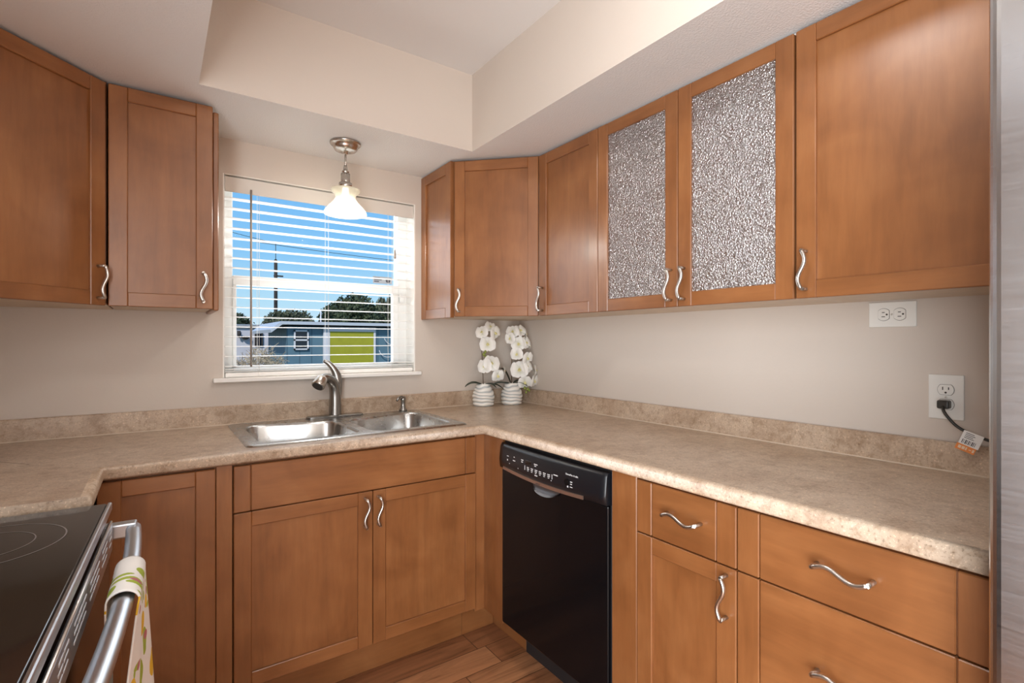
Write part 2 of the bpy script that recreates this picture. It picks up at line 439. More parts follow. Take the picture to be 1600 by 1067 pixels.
# ------------------------------------------------------------------ the room
XL, YR, ZC, ZS = -2.478, -4.4, 2.439, 2.10
SX, SY, SXL = -.585, -.457, -1.62
WX0, WX1, WZ0, WZ1 = -1.508, -.652, 1.105, 1.955
mb = MB(); mb.box(XL-.2, .2, YR-.2, .2, -.1, 0); structure(mb.build('floor', 'floor'))
mb = MB()
mb.box(XL-.2, WX0, 0, .2, 0, ZC); mb.box(WX1, .2, 0, .2, 0, ZC); mb.box(WX0, WX1, 0, .2, 0, WZ0); mb.box(WX0, WX1, 0, .2, WZ1, ZC)
structure(mb.build('wall_back', 'wall'))
mb = MB(); mb.box(0, .2, YR, 0, 0, ZC); structure(mb.build('wall_right', 'wall'))
mb = MB(); mb.box(XL-.2, XL, -2.45, 0, 0, ZC); mb.box(XL-.2, XL, YR, -4.2, 0, ZC); mb.box(XL-.2, XL, -4.2, -2.45, 2.04, ZC); structure(mb.build('wall_left', 'wall'))
mb = MB(); mb.box(XL-.2, .2, YR-.2, YR, 0, ZC); structure(mb.build('wall_rear', 'wall'))
dr_ = bpy.data.objects.new('added_door_1', None); COL.objects.link(dr_); structure(dr_)  # unseen glass door, added as the source of the fill lamp
mb = MB()
for y0, y1 in ((-4.2, -4.14), (-3.36, -3.30), (-2.51, -2.45)): mb.box(XL-.12, XL-.06, y0, y1, 0, 2.04, .003)
mb.box(XL-.12, XL-.06, -4.14, -2.51, 1.98, 2.04, .003); mb.box(XL-.12, XL-.06, -4.14, -2.51, 0, .05, .003)
structure(mb.build('added_door_frame', 'white', dr_))
mb = MB(); mb.box(XL-.095, XL-.09, -4.14, -2.51, .05, 1.98); structure(mb.build('added_door_pane', 'glass', dr_))
mb = MB(); mb.box(XL-.5, .5, YR-.5, .3, ZC, ZC+.15); structure(mb.build('ceiling', 'ceil'))
mb = MB()
mb.prism([(XL, YR), (SXL, YR), (SXL, SY), (SX, SY), (SX, YR), (0, YR), (0, 0), (XL, 0)], ZS, ZC)
so = structure(mb.build('wall_soffit', ['wall', 'soffit_under']))
for p in so.data.polygons:
    if abs(p.normal.z) > .5: p.material_index = 1

# window
win = bpy.data.objects.new('window_1', None); COL.objects.link(win); structure(win); win.location = (0, 0, 0)
mb = MB()
FY0, FY1 = .10, .16
mb.box(WX0, -1.462, FY0, FY1, WZ0, WZ1, .003); mb.box(-.705, WX1, FY0, FY1, WZ0, WZ1, .003)
mb.box(-1.462, -.705, FY0, FY1, 1.93, WZ1, .003); mb.box(-1.462, -.705, FY0, FY1, WZ0, 1.142, .003)
structure(mb.build('window_frame', 'white', win))
mb = MB()
mb.box(-1.462, -.705, FY0-.012, FY0+.02, 1.503, 1.545, .003)
mb.box(-1.462, -1.448, FY0-.01, FY0+.02, 1.142, 1.503, .002); mb.box(-.735, -.705, FY0-.01, FY0+.02, 1.142, 1.503, .002)
mb.box(-1.462, -.705, FY0-.01, FY0+.02, 1.125, 1.150, .002)
mb.box(-.70, -.675, FY0-.02, FY0+.01, 1.46, 1.503, .003)
structure(mb.build('window_sash', 'white', win))
mb = MB(); mb.box(-1.462, -.705, .135, .139, 1.53, 1.935); structure(mb.build('window_pane', 'glass', win))
mb = MB(); mb.box(-1.450, -.730, .110, .114, 1.145, 1.506); structure(mb.build('window_pane', 'glass', win))
# white returns of the opening and the sill board
mb = MB()
mb.box(WX0, WX0+.005, .0005, .0995, WZ0+.002, WZ1); mb.box(WX1-.005, WX1, .0005, .0995, WZ0+.002, WZ1); mb.box(WX0+.006, WX1-.006, .0005, .0995, WZ1-.003, WZ1)
structure(mb.build('trim_1', 'trimw'))
mb = MB(); mb.box(WX0, WX1, 0, .10, 1.088, 1.106, .002); mb.box(-1.545, -.628, -.030, .0, 1.088, 1.106, .003)
structure(mb.build('trim_2', 'trimw'))
# sticker on the glass
st = thing('window_sticker', 'small grey sticker with a round mark on the lower right of the upper window pane', 'sticker', (-.775, .132, 1.574))
mb = MB(); mb.box(-.050, .050, 0, .0012, -.018, .018, 0); mb.build('sticker_face', simple('sticker_film', (.36, .38, .41), .4), st)
mb = MB()
for i, (a, b) in enumerate(((-.044, -.012), (-.044, -.004), (-.044, -.018))): mb.box(a, b, -.0006, 0, .008-i*.009, .013-i*.009)
mb.lathe([(.0125, -.0006), (.0125, 0)], n=20)
for v in mb.bm.verts[-40:]:
    x, y, z = v.co; v.co = (.030 + x, z, y)
mb.build('sticker_print', 'print_dark', st)

# ------------------------------------------------------------------ blind
bl = thing('window_blind', 'white horizontal two inch slat blind with flat valance hanging in the kitchen window', 'blind', (-1.08, .035, 1.95))
def L(o, v): return (v[0]-o[0], v[1]-o[1], v[2]-o[2])
BO = (-1.08, .035, 1.95)
mb = MB(); mb.box(-.421, .421, -.028, -.020, -.066, -.003, .002); mb.build('valance', 'valance', bl)
mb = MB(); mb.box(-.418, .418, -.019, .028, -.045, -.003, .002); mb.build('headrail', 'white', bl)
for i in range(18):
    z = 1.153 + .0417*i - 1.95
    mb = MB()
    xs = 2; n = 5
    prof = [(-.0225 + .045*j/n, .0014*(1-((j/n)*2-1)**2)) for j in range(n+1)]
    poly = prof + [(y, zz-.0018) for y, zz in reversed(prof)]
    mb.prism_axis([(y, z + zz) for y, zz in poly], -.419, .419, 'x'); mb.build('slat', 'slat', bl)
for z in (1.140, 1.131):
    mb = MB(); mb.box(-.419, .419, -.025, .025, z-1.95-.0013, z-1.95+.0013); mb.build('slat', 'slat', bl)
mb = MB(); mb.box(-.419, .419, -.026, .026, 1.107-1.95, 1.126-1.95, .003); mb.build('bottom_rail', 'slat', bl)
for x in (-1.371, -1.081, -.772):
    mb = MB()
    for y in (-.027, .027): mb.tube([(x+1.08, y, -.05), (x+1.08, y, 1.112-1.95)], .0009, 5)
    mb.build('ladder_cord', 'cord', bl)
mb = MB(); mb.tube([(-.324, -.040, -.05), (-.324, -.040, 1.150-1.95)], .0042, 6); mb.build('tilt_wand', 'wand', bl)
mb = MB(); mb.tube([(.318, -.039, -.06), (.318, -.039, 1.715-1.95)], .0008, 5); c = mb.build('lift_cord', 'cord', bl)
mb = MB(); mb.lathe([(.002, 1.715-1.95), (.005, 1.70-1.95), (.0065, 1.672-1.95), (.004, 1.668-1.95)], (.318, -.039), 10); mb.build('tassel', 'wand', c)

# ------------------------------------------------------------------ cabinets
def handle(parent, cx, cz, length=.100, vertical=True, y0=0.0, amp=.0085):
    mb = MB(); pts = []; N = 16
    for i in range(N+1):
        t = i/N; s = amp*math.sin(2*PI*t)
        if vertical: pts.append((cx + s, y0-.028, cz + length/2 - t*length))
        else: pts.append((cx - length/2 + t*length, y0-.028, cz + s))
    mb.tube(pts, [.0052 if 0 < i < N else .0050 for i in range(N+1)], 8)
    for p in (pts[0], pts[-1]): mb.tube([(p[0], y0+.001, p[2]), (p[0], y0-.0285, p[2])], .0048, 8)
    return mb.build('handle', 'nickel', parent)
G = .0012
def door(parent, x0, x1, z0, z1, y=-.02, sw=.050, rw=.046, glass=False, hpos=None, name='door', swr=None):
    """framed door: front face at y, 20 mm thick"""
    swr = swr or sw
    mb = MB(); b = .0021
    mb.box(x0, x0+sw, y, y+.0195, z0, z1, b); mb.box(x1-swr, x1, y, y+.0195, z0, z1, b)
    mb.box(x0+sw, x1-swr, y+.0004, y+.0195, z0, z0+rw, b, 1); mb.box(x0+sw, x1-swr, y+.0004, y+.0195, z1-rw, z1, b, 1)
    d = mb.build(name, ['wood_v', 'wood_h'], parent)
    mb = MB()
    if glass:
        mb.box(x0+sw-.002, x1-swr+.002, y+.006, y+.010, z0+rw-.002, z1-rw+.002); mb.build('glass_pane', 'obscured', d)
    else:
        mb.box(x0+sw-.002, x1-swr+.002, y+.009, y+.016, z0+rw-.002, z1-rw+.002); mb.build('panel', 'wood_v', d)
    if hpos: handle(d, hpos[0], hpos[1], y0=y)
    return d
def drawer(parent, x0, x1, z0, z1, y=-.02, sw=.050, hpos=None, name='drawer_front', swl=None):
    mb = MB(); b = .0021; swl = swl or sw
    mb.box(x0, x0+swl-.0008, y, y+.0195, z0, z1, b, 0); mb.box(x1-sw+.0008, x1, y, y+.0195, z0, z1, b, 0)
    mb.box(x0+swl+.0008, x1-sw-.0008, y+.0006, y+.0195, z0, z1, b, 1)
    mb.box(x0+swl-.002, x1-sw+.002, y+.006, y+.018, z0+.002, z1-.002, 0, 0)
    d = mb.build(name, ['wood_v', 'wood_h'], parent)
    if hpos: handle(d, hpos[0], hpos[1], vertical=False, y0=y)
    return d
UZ0, UZ1 = 1.372, 2.086      # upper doors
CZ0, CZ1 = 1.376, 2.094      # upper bodies
UD = .311                    # upper body depth; door front at .331
def upper_body(parent, w, open_front=False):
    mb = MB(); T = .016
    z0, z1 = CZ0-UZ0, CZ1-UZ0
    if open_front:
        mb.box(0, T, 0, UD, z0, z1, 0, 1); mb.box(w-T, w, 0, UD, z0, z1, 0, 1); mb.box(T, w-T, 0, UD, z1-T, z1, 0, 1)
        mb.box(T, w-T, 0, UD, z0, z0+T, 0, 1); mb.box(T, w-T, UD-.006, UD-.001, z0+T, z1-T, 0, 1)
    else:
        mb.box(.001, w-.001, 0, UD-.001, z0, z1, .001, 0)
    o = mb.build('cabinet_body', ['wood_v', 'cab_in', 'cab_under'], parent)
    for p in o.data.polygons:
        if p.normal.z < -.5 and p.center.z < z0+.004: p.material_index = 2
    return o
R90 = -PI/2
# right wall, from the corner towards the camera; local x runs to -y
u = thing('wall_cabinet', 'narrow maple wall cabinet between the corner cabinet and the frosted glass cabinet', 'cabinet', (-UD, -.612, UZ0), R90, 'maple wall cabinets')
upper_body(u, .370); door(u, .0015, .3685, 0, UZ1-UZ0, hpos=(.026, .073))
u = thing('wall_cabinet', 'maple wall cabinet with two frosted glass doors on the right wall', 'cabinet', (-UD, -.982, UZ0), R90, 'maple wall cabinets')
upper_body(u, .744, True)
for z in (.245, .475):
    mb = MB(); mb.box(.0165, .7275, .02, UD-.008, z-.009, z+.009, .001); mb.build('shelf', 'cab_in', u)
door(u, .0015, .3685, 0, UZ1-UZ0, glass=True, hpos=(.3445, .073)); door(u, .3705, .7405, 0, UZ1-UZ0, glass=True, hpos=(.396, .073))
u = thing('wall_cabinet', 'big single door maple wall cabinet above the outlets beside the refrigerator', 'cabinet', (-UD, -1.727, UZ0), R90, 'maple wall cabinets')
upper_body(u, .462); door(u, .0015, .460, 0, UZ1-UZ0, hpos=(.028, .073))
# right corner, diagonal
def to_local(loc, rz, pts):
    mi = (Matrix.Translation(loc) @ Matrix.Rotation(rz, 4, 'Z')).inverted()
    return [tuple((mi @ Vector((x, y, 0)))[:2]) for x, y in pts]
p0, p1 = Vector((-.600, -.314)), Vector((-.314, -.600))
loc = (p0.x, p0.y, UZ0); rz = -PI/4
u = thing('corner_cabinet', 'diagonal maple corner wall cabinet above the orchids', 'cabinet', loc, rz, 'maple wall cabinets')
mb = MB(); mb.prism(to_local(loc, rz, [(-.600, -.001), (-.600, -.314), (-.314, -.600), (-.314, -.6105), (-.001, -.6105), (-.001, -.001)]), CZ0-UZ0, CZ1-UZ0, 0, .001)
o = mb.build('cabinet_body', ['wood_v', 'cab_in', 'cab_under'], u)
for p in o.data.polygons:
    if p.normal.z < -.5: p.material_index = 2
wd = (p1-p0).length
door(u, .010, wd-.006, 0, UZ1-UZ0, hpos=(.034, .073), sw=.048)
# framed end panel facing the window
mi = (Matrix.Translation(loc) @ Matrix.Rotation(rz, 4, 'Z')).inverted() @ (Matrix.Translation((-.600, -.002, UZ0)) @ Matrix.Rotation(-PI/2, 4, 'Z'))
ep = door(u, 0, .318, .0-.004, UZ1-UZ0+.006, sw=.052, name='end_panel', rw=.048)
ep.matrix_local = mi
# left wall cabinet on the back wall
u = thing('wall_cabinet', 'maple wall cabinet on the back wall just left of the window', 'cabinet', (-1.862, -UD, UZ0), 0, 'maple wall cabinets')
upper_body(u, .293); door(u, .0015, .2915, 0, UZ1-UZ0, hpos=(.262, .073))
mb = MB(); mb.box(.2935, .312, .004, UD-.001, -.004, .706, .003); mb.build('end_panel', 'wood_v', u)
# left corner, diagonal
q0, q1 = Vector((-2.164, -.600)), Vector((-1.878, -.314))
loc = (q0.x, q0.y, UZ0); rz = PI/4
u = thing('corner_cabinet', 'diagonal maple corner wall cabinet at the far left above the stove corner', 'cabinet', loc, rz, 'maple wall cabinets')
mb = MB(); mb.prism(to_local(loc, rz, [(-1.866, -.001), (-1.866, -.314), (-1.878, -.314), (-2.164, -.600), (-2.164, -.6105), (XL+.001, -.6105), (XL+.001, -.001)]), CZ0-UZ0, CZ1-UZ0, 0, .001)
o = mb.build('cabinet_body', ['wood_v', 'cab_in', 'cab_under'], u)
for p in o.data.polygons:
    if p.normal.z < -.5: p.material_index = 2
door(u, .006, wd-.004, 0, UZ1-UZ0, hpos=(wd-.030, .073), sw=.048)

# base cabinets ------------------------------------------------------------
BZ0, BZ1 = .165, .868
BD = .600
TOE = .10
def base_body(parent, w, hollow=False):
    mb = MB()
    if hollow:
        z0 = BZ0-.01
        mb.box(.0005, .0165, 0, BD-.002, z0, .8745); mb.box(w-.0165, w-.0005, 0, BD-.002, z0, .8745)
        mb.box(.0165, w-.0165, 0, BD-.002, z0, z0+.016); mb.box(.0165, w-.0165, 0, .008, z0+.016, .8745)
    else:
        mb.box(.0005, w-.0005, 0, BD-.002, BZ0-.01, .8745, .001)
    mb.build('cabinet_body', ['wood_v'], parent)
    mb = MB(); mb.box(.0005, w-.0005, TOE, TOE+.016, 0, BZ0-.011, .001); mb.build('toe_kick', ['wood_h'], parent)
# sink base, back wall: local x to the right
u = thing('sink_base_cabinet', 'wide two door maple base cabinet under the sink', 'cabinet', (-1.538, -BD, 0), 0, 'maple base cabinets')
base_body(u, .876, True)
drawer(u, .001, .875, .7225, BZ1, sw=.048, name='false_drawer_front')
door(u, .001, .4430, BZ0, .7190, sw=.050, swr=.053, hpos=(.414, .647)); door(u, .4455, .875, BZ0, .7190, sw=.047, swr=.048, hpos=(.462, .647))
# cabinet left of the sink base
u = thing('base_cabinet', 'single door maple base cabinet between the stove corner and the sink base', 'cabinet', (-1.869, -BD, 0), 0, 'maple base cabinets')
base_body(u, .330)
door(u, .001, .283, BZ0, BZ1, sw=.054, swr=.052)
mb = MB(); mb.box(.2855, .3290, -.012, 0, BZ0, .874, .001); mb.build('filler_strip', 'wood_v', u)
# left return, under the short counter by the stove; local x runs to +y
u = thing('base_cabinet', 'narrow maple filler cabinet under the short counter end beside the stove', 'cabinet', (-1.888, -.944, 0), PI/2, 'maple base cabinets')
mb = MB(); mb.prism([(.003, 0), (.322, 0), (.322, .585), (.028, .585)], BZ0-.01, .8745); mb.build('cabinet_body', 'wood_v', u)
mb = MB(); mb.box(.012, .322, TOE, TOE+.016, 0, BZ0-.011, .001); mb.build('toe_kick', 'wood_h', u)
# inner corner posts between the sink base and the dishwasher
u = thing('corner_filler', 'L shaped maple filler panel in the corner between sink base and dishwasher', 'cabinet panel', (-.615, -.615, 0))
mb = MB(); mb.box(-.046, .015, .010, .030, BZ0-.02, .8745, .001); mb.build('panel', 'wood_v', u)
mb = MB(); mb.box(.000, .020, -.128, .0095, BZ0-.02, .8745, .001); mb.build('panel', 'wood_v', u)
mb = MB(); mb.box(-.046, .1150, .1155, .1315, 0, BZ0-.021, .001); mb.box(.115, .131, -.128, .115, 0, BZ0-.021, .001); mb.build('toe_kick', 'wood_h', u)
# end panel right of the dishwasher
u = tag(MB().box(-.618, -.002, -1.429, -1.3335, 0, .8745, .002).build('end_panel', 'wood_v'), 'plain full height maple panel between dishwasher and drawers', 'cabinet panel')
# 12 inch cabinet
u = thing('base_cabinet', 'narrow maple base cabinet with one drawer over one door right of the dishwasher', 'cabinet', (-BD, -1.431, 0), R90, 'maple base cabinets')
base_body(u, .3025)
drawer(u, .001, .3015, .7225, BZ1, sw=.052, hpos=(.158, .801))
door(u, .001, .3015, BZ0, .7190, sw=.052, hpos=(.278, .650))
# drawer base
u = thing('drawer_base_cabinet', 'wide maple base cabinet with three stacked drawers next to the refrigerator', 'cabinet', (-BD, -1.7345, 0), R90, 'maple base cabinets')
base_body(u, .4535)
for a, b, h in ((.7225, BZ1, .801), (.4440, .7190, .582), (BZ0, .4405, .302)): drawer(u, .001, .4525, a, b, sw=.053, hpos=(.228, h))

# ------------------------------------------------------------------ countertop
ct = thing('countertop', 'beige travertine pattern laminate countertop running in a U around the kitchen', 'countertop', (-1.2, -.3, .876))
CO = Vector((-1.2, -.3, .876)); CT0, CT1 = 0.0, .038
CE = .635; CY1 = -2.192; CLX = -1.852; CLY = -.945
mb = MB(); E_ = .020
def cbox(x0, x1, y0, y1): mb.box(x0-CO.x, x1-CO.x, y0-CO.y, y1-CO.y, CT0, CT1)
HX0, HX1, HY0, HY1 = -1.475, -.695, -.560, -.060
cbox(XL+.001, HX0, -CE+E_, -.001); cbox(HX1, -.001, -CE+E_, -.001); cbox(HX0, HX1, -CE+E_, HY0); cbox(HX0, HX1, HY1, -.001)
cbox(-CE+E_, -.001, CY1, -CE+E_)
CLW = -.920
mb.prism([(x-CO.x, y-CO.y) for x, y in ((XL+.001, CLW), (CLX-E_, CLY-.0008), (CLX-E_, -CE+E_), (XL+.001, -CE+E_))], CT0, CT1)
prof = []
for i in range(7):
    a = PI/2*i/6; prof.append((-E_ + .008 + .012*math.sin(a), CT1-.012 + .012*math.cos(a)))
for i in range(5):
    a = PI/2*i/4; prof.append((-E_ + .012 + .008*math.cos(a), CT0+.008 - .008*math.sin(a)))
prof = [(-E_, CT1)] + prof + [(-E_, CT0)]
path = [(CLX, CLY), (CLX, -CE), (-CE, -CE), (-CE, CY1)]
# outward (towards the room): left run +x, back run -y, right run -x
off = [(1, 0), (1, -1), (-1, -1), (-1, 0)]
rings = []
for (px, py), (ox, oy) in zip(path, off):
    rings.append([mb.bm.verts.new((px + ox*o - CO.x, py + oy*o - CO.y, z)) for o, z in prof])
for a, b in zip(rings, rings[1:]):
    for i in range(len(prof)-1):
        f = mb.bm.faces.new((a[i], a[i+1], b[i+1], b[i])); f.smooth = True
mb.bm.faces.new(rings[0]); mb.bm.faces.new(rings[-1][::-1])
mb.build('slab', 'counter', ct)
mb = MB(); h = CT1 + .0775
mb.box(XL+.001-CO.x, -.001-CO.x, -.021-CO.y, -.001-CO.y, CT1, h, .003)
mb.box(-.021-CO.x, -.001-CO.x, CY1-CO.y, -.0215-CO.y, CT1, h, .003)
mb.box(XL+.001-CO.x, XL+.021-CO.x, CLW+.001-CO.y, -.0215-CO.y, CT1, h, .003)
mb.build('backsplash', 'counter', ct)
mb = MB(); A_ = Vector((-2.29, -.160, .9141)) - CO; B_ = Vector((-2.025, -.472, .9141)) - CO; w_ = Vector((.0008, .0007, 0))
mb.quad(A_-w_, A_+w_, B_+w_, B_-w_); mb.build('seam', 'groove', ct)
mb = MB(); k_ = .0035
mb.box(XL+.021-CO.x, -.021-CO.x, -.021-k_-CO.y, -.0205-CO.y, CT1-.0005, CT1+k_, .001)
mb.box(-.021-k_-CO.x, -.0205-CO.x, CY1-CO.y, -.0215-CO.y, CT1-.0005, CT1+k_, .001)
mb.build('caulk_bead', simple('caulk', (.60, .50, .40), .5), ct)

# ------------------------------------------------------------------ sink
def rrect(x0, x1, y0, y1, r, n=6):
    pts = []
    for cx, cy, a0 in ((x1-r, y1-r, 0), (x0+r, y1-r, PI/2), (x0+r, y0+r, PI), (x1-r, y0+r, 1.5*PI)):
        for i in range(n+1):
            a = a0 + PI/2*i/n; pts.append((cx + r*math.cos(a), cy + r*math.sin(a)))
    return pts
SO = (-1.085, -.310, .914)
sk = thing('kitchen_sink', 'stainless steel double bowl drop in sink below the window', 'sink', SO)
def bowl_outline(x0, x1, y0, yb_l, yb_r, r=.055, n=7):
    # back edge height differs left and right (stepping round the tap)
    pts = []
    for i in range(n+1):
        a = PI/2*i/n; pts.append((x1-r + r*math.cos(a), yb_r-r + r*math.sin(a)))
    K = 10
    for i in range(1, K):
        t = i/K; s = t*t*(3-2*t); pts.append((x1-r + (x0+r-x1+r)*t, yb_r + (yb_l-yb_r)*s))
    for i in range(n+1):
        a = PI/2 + PI/2*i/n; pts.append((x0+r + r*math.cos(a), yb_l-r + r*math.sin(a)))
    for cx, cy, a0 in ((x0+r, y0+r, PI), (x1-r, y0+r, 1.5*PI)):
        for i in range(n+1):
            a = a0 + PI/2*i/n; pts.append((cx + r*math.cos(a), cy + r*math.sin(a)))
    return pts
outer = rrect(-1.497+1.085, -.674+1.085, -.585+.310, -.038+.310, .03)
b1 = bowl_outline(-1.455+1.085, -1.103+1.085, -.545+.310, -.135+.310, -.190+.310)
b2 = bowl_outline(-1.068+1.085, -.716+1.085, -.545+.310, -.190+.310, -.135+.310)
mb = MB(); bm = mb.bm
def loop(pts, z): return [bm.verts.new((x, y, z)) for x, y in pts]
def bridge(a, b, smooth=True, mi=0):
    n = len(a)
    for i in range(n):
        f = bm.faces.new((a[i], a[(i+1) % n], b[(i+1) % n], b[i])); f.smooth = smooth; f.material_index = mi
def inset(pts, d):
    cx = sum(p[0] for p in pts)/len(pts); cy = sum(p[1] for p in pts)/len(pts)
    hx = max(p[0] for p in pts)-cx; hy = max(p[1] for p in pts)-cy
    return [(cx + (x-cx)*(1-d/hx), cy + (y-cy)*(1-d/hy)) for x, y in pts]
o0 = loop(outer, .0005); o1 = loop(inset(outer, .004), .005); o2 = loop(inset(outer, .012), .006)
bridge(o0, o1); bridge(o1, o2)
tops = []
for b in (b1, b2):
    l0 = loop(b, .006); l1 = loop(inset(b, .003), .004); l2 = loop(inset(b, .007), -.004); l3 = loop(inset(b, .012), -.10); l4 = loop(inset(b, .022), -.165); l5 = loop(inset(b, .05), -.185)
    l6 = loop(inset(b, .14), -.188)
    for p, q in ((l0, l1), (l1, l2), (l2, l3), (l3, l4), (l4, l5), (l5, l6)): bridge(p, q)
    bm.faces.new(l6); tops.append(l0)
es = []
for lp in (o2, *tops):
    for i in range(len(lp)): es.append(bm.edges.get((lp[i], lp[(i+1) % len(lp)])))
r = bmesh.ops.triangle_fill(bm, use_beauty=True, use_dissolve=False, edges=es, normal=(0, 0, 1))
mb.build('basin', 'sink', sk)
for cx in (-.194, .193):
    mb = MB(); mb.lathe([(.044, -.1875), (.044, -.1845), (.036, -.184), (.030, -.190)], (cx, -.04), 24); mb.build('drain', 'faucet', sk)

# tap and soap pump
FO = (-1.075, -.080, .9205)
fa = thing('kitchen_faucet', 'brushed steel pull out kitchen faucet standing behind the sink bowls', 'faucet', FO)
mb = MB()
bm = mb.bm
pl = rrect(-.125, .125, -.028, .028, .027)
a = [bm.verts.new((x, y, 0)) for x, y in pl]; b = [bm.verts.new((x, y, .005)) for x, y in pl]; c = [bm.verts.new((x, y, .008)) for x, y in inset(pl, .004)]
n = len(a)
for p, q in ((a, b), (b, c)):
    for i in range(n): bm.faces.new((p[i], p[(i+1) % n], q[(i+1) % n], q[i]))
bm.faces.new(c); mb.build('deck_plate', 'faucet', fa)
sp_ = [(0, 0, .006), (0, 0, .03), (0, 0, .07), (-.001, -.001, .105), (-.006, -.005, .135), (-.018, -.013, .158), (-.036, -.026, .172), (-.056, -.040, .176), (-.072, -.051, .170)]
def smooth_path(P, n=4):
    P = [Vector(p) for p in P]; out = []
    for i in range(len(P)-1):
        a_, p_, q_, b_ = P[max(0, i-1)], P[i], P[i+1], P[min(len(P)-1, i+2)]
        for k in range(n):
            t = k/n; out.append(.5*((2*p_) + (q_-a_)*t + (2*a_-5*p_+4*q_-b_)*t*t + (3*p_-a_-3*q_+b_)*t**3))
    return out + [P[-1]]
pts = smooth_path(sp_)
mb = MB(); mb.tube(pts, [.0275 - .0075*i/(len(pts)-1) for i in range(len(pts))], 22); mb.build('spout', 'faucet', fa)
d = Vector((-.80, -.60, 0)).normalized()
e_ = Vector(pts[-1]); dn = (d*.70 + Vector((0, 0, -.70))).normalized()
mb = MB(); mb.tube([e_ - dn*.020, e_ - dn*.008, e_ + dn*.010, e_ + dn*.032, e_ + dn*.037], [.014, .0225, .0260, .0285, .0265], 20); mb.build('spray_head', 'lamp_metal', fa)
mb = MB(); mb.tube([e_ + dn*.0365, e_ + dn*.0385], [.023, .023], 20); mb.build('spray_face', 'dark', fa)
mb = MB()
hp = smooth_path([(.006, .004, .085), (.012, .009, .125), (.013, .011, .165), (.006, .010, .195), (-.010, .012, .222), (-.030, .018, .243), (-.046, .022, .249)], 3)
N_ = len(hp)
mb.tube(hp, [.021 - .014*max(0, (i/(N_-1)-.35)/.65) for i in range(N_)], 14); mb.build('lever', 'faucet', fa)
so_ = thing('soap_dispenser', 'small brushed steel soap pump on the right rear of the sink', 'soap dispenser', (-.748, -.072, .9205))
mb = MB(); mb.lathe([(.0195, 0), (.019, .006), (.013, .012), (.0105, .03), (.011, .046), (.013, .052), (.012, .066), (.004, .070)], (0, 0), 20); mb.build('pump_body', 'faucet', so_)
mb = MB(); mb.tube([(.004, 0, .060), (-.012, -.006, .066), (-.030, -.014, .062), (-.040, -.019, .052)], [.010, .009, .0065, .0055], 12); mb.build('nozzle', 'faucet', so_)

# ------------------------------------------------------------------ dishwasher (local x runs to -y, front at local y 0)
DO = (-.620, -.748, 0)
dw = thing('dishwasher', 'black dishwasher with a curved control panel built in under the counter', 'dishwasher', DO, R90)
mb = MB(); mb.box(.002, .578, .012, .598, .155, .868, .002); mb.build('tub', 'dark', dw)
mb = MB(); mb.box(.004, .576, -.004, .0115, .160, .762, .006, 0, 3); dd = mb.build('door', 'black_gloss', dw)
mb = MB(); bm = mb.bm
# curved control panel: bulges towards the room, lower edge bowed
N = 24; secs = []
for i in range(N+1):
    t = i/N; x = .003 + .574*t; bow = (1-(2*t-1)**2)
    zb = .768 - .010*bow if t < .86 else .768 - .010*(1-(2*.86-1)**2)
    yf = -.012 - .012*bow
    secs.append([(x, .0115, zb), (x, yf, zb+.002), (x, yf-.003, zb+.030), (x, yf+.002, .850), (x, yf+.010, .862), (x, .0115, .864)])
vr = [[bm.verts.new(p) for p in s] for s in secs]
for a, b in zip(vr, vr[1:]):
    for j in range(6):
        f = bm.faces.new((a[j], a[(j+1) % 6], b[(j+1) % 6], b[j])); f.smooth = j in (1, 2, 3)
bm.faces.new(vr[0]); bm.faces.new(vr[-1][::-1])
cp = mb.build('control_panel', 'black_panel', dw)
def panel_y(x, z):
    t = (x-.003)/.574; bow = 1-(2*t-1)**2; zb = .768 - .010*(bow if t < .86 else 1-(2*.86-1)**2)
    yf = -.012 - .012*bow
    k = (z - zb - .030)/(.850 - zb - .030)
    return yf - .003 + .005*max(0, k)
mb = MB(); bm = mb.bm; secs = []
for i in range(21):
    x = .036 + .450*i/20; t = (x-.003)/.574; bow = 1-(2*t-1)**2; zb = .768 - .010*bow
    y = -.012 - .012*bow - .0055
    hgt = .0115
    secs.append([bm.verts.new(p) for p in ((x, y+.004, zb), (x, y, zb+.001), (x, y, zb+hgt), (x, y+.004, zb+hgt+.001))])
for a, b in zip(secs, secs[1:]):
    for j in range(4): bm.faces.new((a[j], a[(j+1) % 4], b[(j+1) % 4], b[j]))
bm.faces.new(secs[0]); bm.faces.new(secs[-1][::-1])
mb.build('trim_strip', 'bronze', cp)
# finger scoop under the strip
mb = MB(); bm = mb.bm; rr = []
for i in range(7):
    q = i/6; row = []
    for j in range(17):
        a = PI*j/16
        row.append(bm.verts.new((.283 + .088*math.cos(a)*(1-q*.22), -.0052 - .020*math.sin(a)*q**1.6,   .758 - .034*(max(0, math.sin(a))**.65)*(q**.75))))
    rr.append(row)
for a, b in zip(rr, rr[1:]):
    for j in range(16):
        f = bm.faces.new((a[j], a[j+1], b[j+1], b[j])); f.smooth = True
mb.build('handle_scoop', simple('scoop_metal', (.16, .16, .17), .3, metal=.9), dd)
